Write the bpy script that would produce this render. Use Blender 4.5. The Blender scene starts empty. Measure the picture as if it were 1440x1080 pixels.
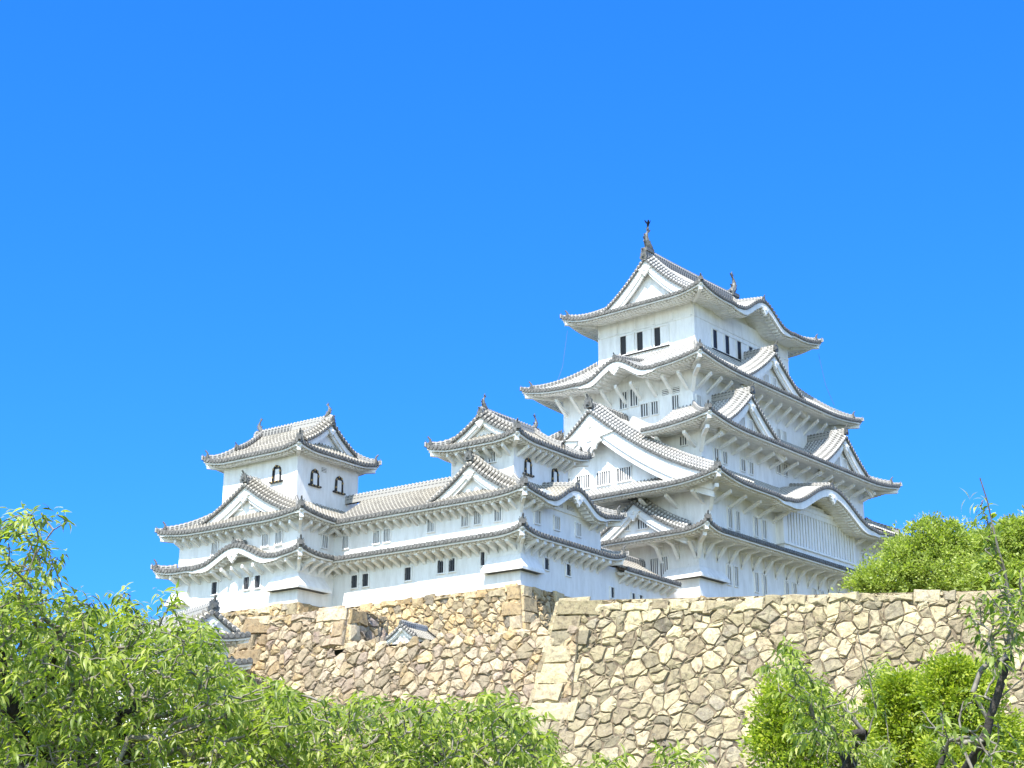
import bpy, math, random
import numpy as np
from mathutils import Vector, Matrix
R = math.radians
sc = bpy.context.scene
COL = sc.collection

# ------------------------------------------------------------------ camera
cam_d = bpy.data.cameras.new("camera"); cam = bpy.data.objects.new("camera", cam_d); COL.objects.link(cam)
YAW, PITCH, FPX = R(39.333), R(17.677), 2251.08
cam_d.sensor_width = 36; cam_d.lens = FPX/1440*36; cam_d.clip_start = .1; cam_d.clip_end = 6000
cam.location = (0, 0, 0); cam.rotation_euler = (R(90)+PITCH, 0, YAW-R(90))
sc.camera = cam
FW = np.array([math.cos(PITCH)*math.cos(YAW), math.cos(PITCH)*math.sin(YAW), math.sin(PITCH)])
RT = np.array([math.sin(YAW), -math.cos(YAW), 0.]); UP = np.cross(RT, FW)
def at(u, v, dist=None, z=None):
    "world point seen at photo pixel (u,v), at a view depth or a height"
    r = FW + RT*(u-720)/FPX - UP*(v-540)/FPX
    return r*dist if dist is not None else r*z/r[2]

# ------------------------------------------------------------------ sky and sun
SUN_EL, PHI = R(53), R(15)
sdir = Vector((-math.cos(PHI)*math.cos(SUN_EL), -math.sin(PHI)*math.cos(SUN_EL), math.sin(SUN_EL)))
w = bpy.data.worlds.new("World"); sc.world = w; w.use_nodes = True
nt = w.node_tree; nt.nodes.clear()
wo = nt.nodes.new('ShaderNodeOutputWorld'); bg = nt.nodes.new('ShaderNodeBackground')
sky = nt.nodes.new('ShaderNodeTexSky'); sky.sky_type = 'NISHITA'; sky.sun_disc = False
sky.sun_elevation = SUN_EL; sky.sun_rotation = math.atan2(sdir.x, sdir.y)
sky.air_density = 1.0; sky.dust_density = 0.15; sky.ozone_density = 4.0; sky.altitude = 300
# deep azure away from the sun; whiter, boosted sun side added to fill shade
EXPO = 1.1; K_ = 1/2**EXPO
def wn(t, **k):
    x = nt.nodes.new(t)
    for a_, v_ in k.items(): setattr(x, a_, v_)
    return x
sepc = wn('ShaderNodeSeparateColor'); nt.links.new(sky.outputs[0], sepc.inputs[0]); comb = wn('ShaderNodeCombineColor')
for i_, (mul, pw) in enumerate(((.26, 1.), (.80, .70), (2.5, 1.))):
    s1 = wn('ShaderNodeMath', operation='MULTIPLY'); s1.inputs[1].default_value = .14; nt.links.new(sepc.outputs[i_], s1.inputs[0])
    s2 = wn('ShaderNodeMath', operation='POWER'); s2.inputs[1].default_value = pw; nt.links.new(s1.outputs[0], s2.inputs[0])
    s3 = wn('ShaderNodeMath', operation='MULTIPLY'); s3.inputs[1].default_value = mul*K_/.14; nt.links.new(s2.outputs[0], s3.inputs[0]); nt.links.new(s3.outputs[0], comb.inputs[i_])
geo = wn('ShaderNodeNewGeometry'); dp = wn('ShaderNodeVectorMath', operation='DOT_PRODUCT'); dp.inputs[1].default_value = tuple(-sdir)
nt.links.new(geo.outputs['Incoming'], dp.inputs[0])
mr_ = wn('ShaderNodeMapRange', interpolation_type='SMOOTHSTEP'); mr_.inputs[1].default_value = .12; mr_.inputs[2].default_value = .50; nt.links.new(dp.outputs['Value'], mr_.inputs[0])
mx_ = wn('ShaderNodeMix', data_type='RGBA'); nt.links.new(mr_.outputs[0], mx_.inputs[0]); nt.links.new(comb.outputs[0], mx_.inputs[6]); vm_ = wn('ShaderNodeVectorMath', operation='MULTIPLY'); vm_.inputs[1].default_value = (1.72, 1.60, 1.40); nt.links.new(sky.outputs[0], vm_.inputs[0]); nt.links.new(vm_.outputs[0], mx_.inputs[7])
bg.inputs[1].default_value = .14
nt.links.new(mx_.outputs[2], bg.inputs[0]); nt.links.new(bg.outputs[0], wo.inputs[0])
sl = bpy.data.lights.new("sun", 'SUN'); sl.energy = 4.4; sl.angle = R(.5); sl.color = (1, .955, .88)
so = bpy.data.objects.new("sun", sl); COL.objects.link(so); so.rotation_euler = sdir.to_track_quat('Z', 'Y').to_euler()
sc.view_settings.view_transform = 'Standard'; sc.view_settings.look = 'None'
sc.view_settings.exposure = EXPO; sc.view_settings.gamma = 1
sc.render.engine = 'CYCLES'
sc.cycles.max_bounces = 6; sc.cycles.transparent_max_bounces = 4

# ------------------------------------------------------------------ materials
MT = {}
def mat(name, col, rough=.8, noise=None, scale=3., bump=0., bscale=20., spec=.3):
    m = bpy.data.materials.new(name); m.use_nodes = True; n = m.node_tree; b = n.nodes['Principled BSDF']
    b.inputs['Base Color'].default_value = (*col, 1); b.inputs['Roughness'].default_value = rough
    b.inputs['Specular IOR Level'].default_value = spec
    tc = n.nodes.new('ShaderNodeTexCoord')
    if noise:
        t = n.nodes.new('ShaderNodeTexNoise'); t.inputs['Scale'].default_value = scale; t.inputs['Detail'].default_value = 6; t.inputs['Roughness'].default_value = .65
        r = n.nodes.new('ShaderNodeValToRGB'); r.color_ramp.elements[0].position = .32; r.color_ramp.elements[1].position = .68
        r.color_ramp.elements[0].color = (*noise, 1); r.color_ramp.elements[1].color = (*col, 1)
        n.links.new(tc.outputs['Object'], t.inputs['Vector']); n.links.new(t.outputs[0], r.inputs[0]); n.links.new(r.outputs[0], b.inputs['Base Color'])
    if bump:
        t2 = n.nodes.new('ShaderNodeTexNoise'); t2.inputs['Scale'].default_value = bscale; t2.inputs['Detail'].default_value = 5
        bp = n.nodes.new('ShaderNodeBump'); bp.inputs['Strength'].default_value = bump; bp.inputs['Distance'].default_value = .05
        n.links.new(tc.outputs['Object'], t2.inputs['Vector']); n.links.new(t2.outputs[0], bp.inputs['Height']); n.links.new(bp.outputs[0], b.inputs['Normal'])
    MT[name] = m; return m
def N(n, t, **k):
    x = n.nodes.new(t)
    for a, v in k.items(): setattr(x, a, v)
    return x
def math_(n, op, a, b=None, c=None):
    x = N(n, 'ShaderNodeMath', operation=op)
    for i, v in enumerate((a, b, c)):
        if v is None: continue
        if isinstance(v, (int, float)): x.inputs[i].default_value = v
        else: n.links.new(v, x.inputs[i])
    return x.outputs[0]
def mix(n, f, a, b):
    x = N(n, 'ShaderNodeMix', data_type='RGBA')
    for i, v in ((0, f), (6, a), (7, b)):
        if isinstance(v, (int, float)): x.inputs[i].default_value = v
        elif isinstance(v, tuple): x.inputs[i].default_value = (*v, 1)
        else: n.links.new(v, x.inputs[i])
    return x.outputs[2]
def plaster():
    m = mat('plaster', (.80, .79, .765), .85, bump=.15, bscale=6); n = m.node_tree; b = n.nodes['Principled BSDF']
    tc = N(n, 'ShaderNodeTexCoord')
    mp = N(n, 'ShaderNodeMapping'); mp.inputs['Scale'].default_value = (1.3, 1.3, .28); n.links.new(tc.outputs['Object'], mp.inputs[0])
    t = N(n, 'ShaderNodeTexNoise'); t.inputs['Scale'].default_value = 1.6; t.inputs['Detail'].default_value = 8; t.inputs['Roughness'].default_value = .7
    n.links.new(mp.outputs[0], t.inputs['Vector'])
    f = N(n, 'ShaderNodeMapRange'); f.inputs[1].default_value = .42; f.inputs[2].default_value = .8; n.links.new(t.outputs[0], f.inputs[0])
    c1 = mix(n, f.outputs[0], (.82, .81, .785), (.62, .60, .56))
    # small stains
    t3 = N(n, 'ShaderNodeTexNoise'); t3.inputs['Scale'].default_value = 3.3; t3.inputs['Detail'].default_value = 3; n.links.new(tc.outputs['Object'], t3.inputs['Vector'])
    f3 = N(n, 'ShaderNodeMapRange'); f3.inputs[1].default_value = .70; f3.inputs[2].default_value = .76; f3.inputs[4].default_value = .35; n.links.new(t3.outputs[0], f3.inputs[0])
    c2 = mix(n, f3.outputs[0], c1, (.42, .40, .36))
    n.links.new(c2, b.inputs['Base Color'])
plaster()
def tile(name, base, joint, dark, jw):
    # u: tile column, v: metres up the slope; round tile rows with plaster rings at every joint
    m = mat(name, base, .75, bump=.0); n = m.node_tree; b = n.nodes['Principled BSDF']
    uv = N(n, 'ShaderNodeUVMap'); sp = N(n, 'ShaderNodeSeparateXYZ'); n.links.new(uv.outputs[0], sp.inputs[0])
    fu = math_(n, 'FRACT', sp.outputs[0]); du = math_(n, 'ABSOLUTE', math_(n, 'SUBTRACT', fu, .5))
    rnd = math_(n, 'LESS_THAN', du, .24)                  # on the round tile
    fv = math_(n, 'FRACT', math_(n, 'DIVIDE', sp.outputs[1], .34))
    ring = math_(n, 'MULTIPLY', math_(n, 'LESS_THAN', fv, jw), rnd)
    edge = math_(n, 'MULTIPLY', math_(n, 'GREATER_THAN', du, .17), math_(n, 'LESS_THAN', du, .26))
    j = math_(n, 'MAXIMUM', ring, edge)
    fv2 = math_(n, 'FRACT', math_(n, 'ADD', math_(n, 'DIVIDE', sp.outputs[1], .26), .3))
    lap = math_(n, 'MULTIPLY', math_(n, 'LESS_THAN', fv2, .22), math_(n, 'SUBTRACT', 1., rnd))
    cell = N(n, 'ShaderNodeTexWhiteNoise', noise_dimensions='2D')
    cb = N(n, 'ShaderNodeCombineXYZ'); n.links.new(math_(n, 'FLOOR', sp.outputs[0]), cb.inputs[0]); n.links.new(math_(n, 'FLOOR', math_(n, 'DIVIDE', sp.outputs[1], .34)), cb.inputs[1])
    n.links.new(cb.outputs[0], cell.inputs['Vector'])
    tc = N(n, 'ShaderNodeTexCoord'); t = N(n, 'ShaderNodeTexNoise'); t.inputs['Scale'].default_value = 1.1; t.inputs['Detail'].default_value = 8
    n.links.new(tc.outputs['Object'], t.inputs['Vector'])
    c0 = mix(n, cell.outputs[0], base, tuple(x*.72 for x in base))
    c1 = mix(n, math_(n, 'MULTIPLY', lap, .8), c0, dark)
    c2 = mix(n, j, c1, joint)
    f = N(n, 'ShaderNodeMapRange'); f.inputs[1].default_value = .48; f.inputs[2].default_value = .75; f.inputs[4].default_value = .55; n.links.new(t.outputs[0], f.inputs[0])
    c3 = mix(n, f.outputs[0], c2, tuple(x*.6 for x in base))
    n.links.new(c3, b.inputs['Base Color'])
tile('tile_white', (.27, .262, .245), (.54, .525, .49), (.08, .078, .075), .44)
tile('tile_grey', (.215, .198, .168), (.42, .39, .33), (.075, .07, .063), .30)
mat('tile_dark', (.11, .11, .12), .6, noise=(.05, .05, .06), scale=5)
mat('tile_end', (.22, .215, .20), .7, noise=(.06, .058, .055), scale=7)
def ridge_mat():
    m = mat('ridge', (.3, .3, .3), .75); n = m.node_tree; b = n.nodes['Principled BSDF']
    uv = N(n, 'ShaderNodeUVMap'); sp = N(n, 'ShaderNodeSeparateXYZ'); n.links.new(uv.outputs[0], sp.inputs[0])
    a = math_(n, 'MULTIPLY', math_(n, 'LESS_THAN', math_(n, 'FRACT', math_(n, 'DIVIDE', sp.outputs[0], .30)), .35), .55)
    k = math_(n, 'MULTIPLY', math_(n, 'LESS_THAN', math_(n, 'FRACT', math_(n, 'MULTIPLY', sp.outputs[1], 5.)), .4), .6)
    c = mix(n, math_(n, 'MAXIMUM', a, k), (.11, .108, .105), (.50, .48, .44))
    n.links.new(c, b.inputs['Base Color'])
ridge_mat()
mat('window_dark', (.022, .02, .02), .5)
mat('window_grey', (.07, .075, .085), .7)
mat('shade_panel', (.55, .56, .57), .8)
mat('gilt', (.55, .40, .16), .45, noise=(.25, .16, .07), scale=9)
mat('bronze', (.075, .078, .075), .5, noise=(.16, .16, .15), scale=6)
mat('feather', (.012, .012, .014), .5)
mat('wire', (.10, .10, .11), .4)
def stone_mat(name, cols, lichen):
    m = mat(name, cols[0], .9, spec=.15); n = m.node_tree; b = n.nodes['Principled BSDF']
    at_ = N(n, 'ShaderNodeAttribute', attribute_name='tint'); sp = N(n, 'ShaderNodeSeparateColor'); n.links.new(at_.outputs['Color'], sp.inputs[0])
    r = N(n, 'ShaderNodeValToRGB'); cr = r.color_ramp; cr.interpolation = 'LINEAR'
    while len(cr.elements) < len(cols): cr.elements.new(.5)
    for i, c in enumerate(cols): cr.elements[i].position = i/(len(cols)-1); cr.elements[i].color = (*c, 1)
    n.links.new(sp.outputs[0], r.inputs[0])
    tc = N(n, 'ShaderNodeTexCoord')
    def nz(s, d=8, ro=.7):
        t = N(n, 'ShaderNodeTexNoise'); t.inputs['Scale'].default_value = s; t.inputs['Detail'].default_value = d; t.inputs['Roughness'].default_value = ro
        n.links.new(tc.outputs['Object'], t.inputs['Vector']); return t.outputs[0]
    def mr(x, a, c, lo=0., hi=1.):
        f = N(n, 'ShaderNodeMapRange'); n.links.new(x, f.inputs[0])
        for i, v in ((1, a), (2, c), (3, lo), (4, hi)): f.inputs[i].default_value = v
        return f.outputs[0]
    c1 = mix(n, mr(nz(2.2), .35, .65, 0, .45), r.outputs[0], lichen)
    c2 = mix(n, mr(nz(5.), .48, .70, 0, .85), c1, (.13, .10, .075))
    c3 = mix(n, mr(nz(11., 4), .60, .70, 0, .5), c2, (.62, .60, .54))
    c3 = mix(n, math_(n, 'MULTIPLY', sp.outputs[2], .55), c3, (.28, .23, .165))
    # brightness per stone
    g = N(n, 'ShaderNodeVectorMath', operation='SCALE'); n.links.new(c3, g.inputs[0]); n.links.new(mr(sp.outputs[1], 0, 1, .62, 1.25), g.inputs['Scale'])
    n.links.new(g.outputs[0], b.inputs['Base Color'])
    bp = N(n, 'ShaderNodeBump'); bp.inputs['Strength'].default_value = 1.; bp.inputs['Distance'].default_value = .13
    n.links.new(nz(3.2, 10, .78), bp.inputs['Height']); n.links.new(bp.outputs[0], b.inputs['Normal'])
    MT[name] = m
stone_mat('stone_big', [(.54, .44, .26), (.36, .30, .205), (.60, .50, .30), (.40, .31, .21), (.51, .43, .28), (.25, .215, .175)], (.62, .545, .315))
stone_mat('stone_terrace', [(.58, .45, .28), (.36, .28, .22), (.62, .50, .32), (.35, .26, .22), (.58, .40, .19), (.38, .31, .23)], (.52, .45, .30))
stone_mat('stone_base', [(.56, .43, .25), (.50, .34, .17), (.56, .47, .31), (.44, .31, .17), (.54, .37, .17), (.20, .19, .18)], (.58, .48, .29))
mat('joint', (.24, .19, .13), .95, noise=(.06, .045, .03), scale=2.5)
mat('earth', (.16, .13, .085), .95, noise=(.07, .09, .03), scale=.6, bump=.5, bscale=3)
mat('grass', (.07, .10, .03), .95, noise=(.12, .11, .06), scale=.3, bump=.5, bscale=3)
mat('bark', (.022, .018, .015), .9, noise=(.065, .058, .05), scale=7, bump=.6, bscale=25)
mat('twig', (.10, .085, .06), .85, noise=(.27, .25, .21), scale=9)
def leaf_mat(name, c1, c2, c3, trans=.35):
    m = bpy.data.materials.new(name); m.use_nodes = True; n = m.node_tree; b = n.nodes['Principled BSDF']; out = n.nodes['Material Output']
    a = N(n, 'ShaderNodeAttribute', attribute_name='tint'); sp = N(n, 'ShaderNodeSeparateColor'); n.links.new(a.outputs['Color'], sp.inputs[0])
    r = N(n, 'ShaderNodeValToRGB'); cr = r.color_ramp; cr.elements.new(.5)
    for i, c in enumerate((c1, c2, c3)): cr.elements[i].position = (0, .55, 1)[i]; cr.elements[i].color = (*c, 1)
    n.links.new(sp.outputs[0], r.inputs[0]); n.links.new(r.outputs[0], b.inputs['Base Color'])
    b.inputs['Roughness'].default_value = .42; b.inputs['Specular IOR Level'].default_value = .45
    tr = N(n, 'ShaderNodeBsdfTranslucent'); g = N(n, 'ShaderNodeVectorMath', operation='MULTIPLY'); g.inputs[1].default_value = (1.5, 1.7, .55)
    n.links.new(r.outputs[0], g.inputs[0]); n.links.new(g.outputs[0], tr.inputs[0])
    mx = N(n, 'ShaderNodeMixShader'); mx.inputs[0].default_value = trans
    n.links.new(b.outputs[0], mx.inputs[1]); n.links.new(tr.outputs[0], mx.inputs[2]); n.links.new(mx.outputs[0], out.inputs[0])
    MT[name] = m
leaf_mat('leaf_cherry', (.085, .13, .025), (.25, .315, .06), (.45, .47, .14), .45)
leaf_mat('leaf_lime', (.12, .18, .02), (.30, .37, .035), (.52, .53, .08), .4)
leaf_mat('leaf_far', (.15, .20, .05), (.33, .39, .09), (.50, .54, .15), .42)
leaf_mat('leaf_dark', (.03, .07, .015), (.06, .13, .02), (.12, .19, .03))

# ------------------------------------------------------------------ mesh helpers
class MB:
    def __init__(s): s.v = []; s.f = []; s.uv = []; s.tint = []; s.has_uv = False
    def face(s, idx, uv=None, tint=None):
        s.f.append(tuple(idx)); s.uv.append(uv); s.tint.append(tint)
        if uv: s.has_uv = True
    def add(s, vs):
        b = len(s.v); s.v.extend([tuple(map(float, p)) for p in vs]); return b
    def quad(s, a, b, c, d, uv=None): i = s.add((a, b, c, d)); s.face((i, i+1, i+2, i+3), uv)
    def grid(s, P, UV=None):
        n, m = len(P), len(P[0]); b = s.add([p for row in P for p in row])
        for i in range(n-1):
            for j in range(m-1):
                k = b+i*m+j
                uv = None if UV is None else (UV[i][j], UV[i][j+1], UV[i+1][j+1], UV[i+1][j])
                s.face((k, k+1, k+m+1, k+m), uv)
    def hexa(s, P):
        "eight corners: bottom ring 0-3, top ring 4-7"
        i = s.add(P)
        for f in ((0, 3, 2, 1), (4, 5, 6, 7), (0, 1, 5, 4), (1, 2, 6, 5), (2, 3, 7, 6), (3, 0, 4, 7)): s.face([i+k for k in f])
    def box(s, x0, x1, y0, y1, z0, z1):
        s.hexa([(x0, y0, z0), (x1, y0, z0), (x1, y1, z0), (x0, y1, z0), (x0, y0, z1), (x1, y0, z1), (x1, y1, z1), (x0, y1, z1)])
    def tube(s, pts, rad, n=6, cap=True):
        pts = [np.array(p, float) for p in pts]; rings = []
        ref = None
        for i, p in enumerate(pts):
            t = pts[min(i+1, len(pts)-1)]-pts[max(i-1, 0)]; t = t/(np.linalg.norm(t)+1e-9)
            if ref is None or abs(np.dot(ref, t)) > .95: ref = np.array([0, 0, 1.]) if abs(t[2]) < .9 else np.array([1., 0, 0])
            a = np.cross(t, ref); a /= np.linalg.norm(a); b = np.cross(a, t); ref = b
            r = rad[i] if hasattr(rad, '__len__') else rad
            rings.append([p+a*math.cos(2*math.pi*k/n)*r+b*math.sin(2*math.pi*k/n)*r for k in range(n)])
        base = s.add([q for r in rings for q in r])
        for i in range(len(rings)-1):
            for k in range(n):
                s.face((base+i*n+k, base+i*n+(k+1) % n, base+(i+1)*n+(k+1) % n, base+(i+1)*n+k))
        if cap: s.face([base+k for k in range(n)][::-1]); s.face([base+(len(rings)-1)*n+k for k in range(n)])
    def build(s, name, m, parent=None, smooth=False):
        if not s.f: return None
        me = bpy.data.meshes.new(name); me.from_pydata(s.v, [], s.f); me.materials.append(MT[m] if isinstance(m, str) else m)
        if s.has_uv:
            l = me.uv_layers.new(name='UVMap'); arr = []
            for f, uv in zip(s.f, s.uv): arr.extend(uv if uv else [(0., 0.)]*len(f))
            l.data.foreach_set('uv', np.array(arr, dtype=np.float32).ravel())
        if any(t is not None for t in s.tint):
            ca = me.color_attributes.new('tint', 'FLOAT_COLOR', 'CORNER'); arr = []
            for f, t in zip(s.f, s.tint): arr.extend([(*(t or (.5, .5, .5)), 1.)]*len(f))
            ca.data.foreach_set('color', np.array(arr, dtype=np.float32).ravel())
        if smooth: me.polygons.foreach_set('use_smooth', [True]*len(me.polygons))
        me.update()
        o = bpy.data.objects.new(name, me); COL.objects.link(o)
        if parent: o.parent = parent
        return o
def tag(o, label=None, cat=None, group=None, kind=None):
    if label: o['label'] = label
    if cat: o['category'] = cat
    if group: o['group'] = group
    if kind: o['kind'] = kind
    return o
def empty(name, loc, rz=0., label=None, cat=None, group=None):
    o = bpy.data.objects.new(name, None); COL.objects.link(o); o.location = loc; o.rotation_euler = (0, 0, rz); o.empty_display_size = .3
    return tag(o, label, cat, group)

# side frames: s runs left to right as seen from outside, d is distance outward from the centre
SD = {'W': lambda s, d, z: (-d, -s, z), 'S': lambda s, d, z: (s, -d, z), 'E': lambda s, d, z: (d, s, z), 'N': lambda s, d, z: (-s, d, z)}
def bell(x):
    "karahafu curve: crest in the middle, slight dip before the ends"
    x = abs(x)
    if x >= 1.25: return 0.
    if x >= .95: return -.05*math.sin((x-.95)/.30*math.pi)**2
    y = x/.95; return .5*(1+math.cos(math.pi*y))**1.0
def prof(t, c=.38): return t*(1-c)+c*t*t
PITCHW = .30
class Skirt:
    """hipped skirt roof: eave rectangle hx,hy at height ze rising by H to inner rectangle ix,iy"""
    def __init__(s, hx, hy, ix, iy, ze, H, L=.5, th=.10):
        s.hx, s.hy, s.ix, s.iy, s.ze, s.H, s.L, s.th = hx, hy, ix, iy, ze, H, L, th
        s.flat = False; s.inn = 2.35 if hx > 8 and hx < 50 else 1.25
    def dims(s, side):     # half length along, eave d, run across, run along
        if side in 'WE': return s.hy, s.hx, s.hx-s.ix, s.hy-s.iy
        return s.hx, s.hy, s.hy-s.iy, s.hx-s.ix
    def z(s, side, sv, t, bumps=()):
        hl, de, run, ral = s.dims(side)
        q = (hl-abs(sv))/max(ral, .01)
        qq = (hl-abs(sv))/2.6
        lift = s.L*max(0, 1-min(q/1.1, qq) if False else 1-(hl-abs(sv))/max(ral*1.25, 2.2))**2.2*(1-t)**1.4
        if s.flat and side == 'W' and sv < 0: lift = 0
        zm = s.ze+s.H*prof(t)+lift
        for (c, w, A) in bumps:
            x = (sv-c)/w
            if abs(x) < 1.25:
                bz = s.ze+A*bell(x)+s.H*.22*t
                b0 = A*bell(x)
                if b0 < 0: zm += b0*(1-t)**2
                else:
                    k = .10; h = max(0, min(1, .5+.5*(bz-zm)/k)) if True else 0
                    zm = max(zm, bz)
        return zm
def roof_side(parent, sk, side, bumps=(), cuts=(), ext=(0, 0), tmat='tile_grey', part='roof', board_extra=.35, rafters=True, smin=None, smax=None):
    hl, de, run, ral = sk.dims(side); F = SD[side]
    surf, ends, fas, sof, den = MB(), MB(), MB(), MB(), MB()
    a = -hl if smin is None else smin; b = hl if smax is None else smax
    n = max(1, round((b-a)/PITCHW)); p = (b-a)/n
    offs = (-.5, -.24, -.17, -.09, 0, .09, .17, .24, .5); hts = (0, 0, .075, .12, .13, .12, .075, 0, 0)
    NT = 9
    def cut(sv): return any(c0 < sv < c1 for c0, c1 in cuts)
    def tend(sv):
        r = 1.
        if smin is None and sv < 0 or smax is None and sv > 0 or (smin is None and smax is None):
            r = min(1., max(.03, (hl-abs(sv))/max(ral, .01)))
        return r
    for i in range(n):
        c = a+(i+.5)*p
        if cut(c): continue
        P = []; U = []
        for o, h in zip(offs, hts):
            sv = c+o*p; te = tend(sv); row = []; ur = []
            for j in range(NT+1):
                t = te*j/NT
                row.append(F(sv, de-run*t, sk.z(side, sv, t, bumps)+h)); ur.append((i+.5+o*.98+.0, t*math.hypot(run, sk.H)))
            P.append(row); U.append(ur)
        surf.grid(P, U)
        # round end tile and pan drip
        z0 = sk.z(side, c, 0, bumps)
        rr = .135
        ring0 = [F(c+rr*math.cos(k*math.pi/4), de+.05, z0+.03+rr*math.sin(k*math.pi/4)) for k in range(8)]
        ring1 = [F(c+rr*math.cos(k*math.pi/4), de-.12, z0+.05+rr*math.sin(k*math.pi/4)) for k in range(8)]
        bi = ends.add(ring0+ring1)
        ends.face([bi+k for k in range(8)])
        for k in range(8): ends.face((bi+k, bi+8+k, bi+8+(k+1) % 8, bi+(k+1) % 8))
        zl, zr = sk.z(side, c-p/2, 0, bumps), sk.z(side, c+p/2, 0, bumps)
        ends.hexa([F(c-p/2, de+.01, zl-.13), F(c+p/2, de+.01, zr-.13), F(c+p/2, de-.06, zr-.13), F(c-p/2, de-.06, zl-.13),
                   F(c-p/2, de+.01, zl+.0), F(c+p/2, de+.01, zr+.0), F(c+p/2, de-.06, zr+.0), F(c-p/2, de-.06, zl+.0)])
        # fascia board: deeper below a karahafu
        def bd(sv):
            e = 0
            for (cc, w, A) in bumps:
                x = abs(sv-cc)/w
                if x < 1.25: e = max(e, board_extra*min(1, (1.25-x)/.55))
            return .12+e
        bl, br = bd(c-p/2), bd(c+p/2); zt = -.10
        fas.hexa([F(c-p/2, de-.06, zl+zt-bl), F(c+p/2, de-.06, zr+zt-br), F(c+p/2, de-.20, zr+zt-br), F(c-p/2, de-.20, zl+zt-bl),
                  F(c-p/2, de-.06, zl+zt), F(c+p/2, de-.06, zr+zt), F(c+p/2, de-.20, zr+zt), F(c-p/2, de-.20, zl+zt)])
        # rafter ends (plastered dentils)
        zc = sk.z(side, c, 0, bumps)-.10-bd(c)
        den.hexa([F(c-.085, de-.28, zc-.10), F(c+.085, de-.28, zc-.10), F(c+.085, de-.75, zc-.10), F(c-.085, de-.75, zc-.10),
                  F(c-.085, de-.28, zc+.05), F(c+.085, de-.28, zc+.05), F(c+.085, de-.75, zc+.05), F(c-.085, de-.75, zc+.05)])
        # soffit: ribs running in to the wall
        rows = []
        inn = sk.inn
        for o, h in ((-.5, 0), (-.25, 0), (-.2, -.05), (.2, -.05), (.25, 0), (.5, 0)):
            sv = c+o*p; te = min(1., (hl-abs(sv))/max(ral, .01)) if (smin is None and smax is None) else 1.
            zz = sk.z(side, sv, 0, bumps)-.13-bd(sv)
            din = de-min(inn, max(.22, (hl-abs(sv)) if (smin is None and smax is None) else 9))
            q0 = F(sv, de-.20, zz+h+.02); q1 = F(sv, (de+din)/2, zz+h+.10); q2 = F(sv, din, zz+h+.16)
            q3 = F(sv, din+.001, sk.ze-.6)
            rows.append([q0, q1, q2] + ([q3] if any(abs(sv-cc) < w*1.2 for cc, w, A in bumps) else [F(sv, din+.001, zz-.12)]))
        sof.grid(rows)
    r = surf.build(part, tmat, parent)
    ends.build('eave_tile_ends', 'tile_end', r)
    fas.build('eave_board', 'plaster', r); den.build('rafter_ends', 'plaster', r); sof.build('soffit', 'plaster', r)
    for (cc, w, A) in bumps:      # pendant under the crest and small crest ridge
        pendant(r, F, cc, de-.02, sk.ze+A-.55-board_extra*.5, .8*min(1, A))
        g = MB(); zc = sk.ze+A
        back = de-min(run, 4.0)
        path = [F(cc, de-.15-(de-.15-back)*k/8, zc+.12+sk.H*.22*k/8) for k in range(9)]
        ridge_bar(g, path, .16, .30); g.build('ridge_tiles', 'ridge', r)
        oni(r, F(cc, de-.05, zc+.10), side, .75)
    return r
def ridge_bar(mb, path, w, h):
    "stacked ridge along a path: layered sides and a round top"
    pr_ = [(-w, -.12), (-w, h*.33), (-w*.8, h*.36), (-w*.8, h*.7), (-w*.55, h*.78), (-w*.35, h), (w*.35, h), (w*.55, h*.78), (w*.8, h*.7), (w*.8, h*.36), (w, h*.33), (w, -.12)]
    P = []; U = []; L = 0
    path = [np.array(p, float) for p in path]
    # subdivide for the knobbly top
    fine = []
    for i in range(len(path)-1):
        n = max(1, int(round(np.linalg.norm(path[i+1]-path[i])/.15)))
        for k in range(n): fine.append(path[i]+(path[i+1]-path[i])*k/n)
    fine.append(path[-1])
    for i, p in enumerate(fine):
        t = fine[min(i+1, len(fine)-1)]-fine[max(i-1, 0)]; sd = np.array([t[1], -t[0], 0]); sd /= (np.linalg.norm(sd)+1e-9)
        if i: L += np.linalg.norm(p-fine[i-1])
        k = 1.0+(.16 if i % 2 else -.0)
        row = [p+sd*a*(k if b > h*.7 else 1)+np.array([0, 0, b*(k if b > h*.7 else 1)]) for a, b in pr_]
        P.append(row); U.append([(L, j/11.) for j in range(12)])
    mb.grid(P, U)
    for q in (P[0], P[-1]):
        i = mb.add(q); mb.face(range(i, i+12), [(0.2, .5)]*12)
def dirv(side): return {'W': (-1, 0), 'S': (0, -1), 'E': (1, 0), 'N': (0, 1)}.get(side, side)
ONI = {}
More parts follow.
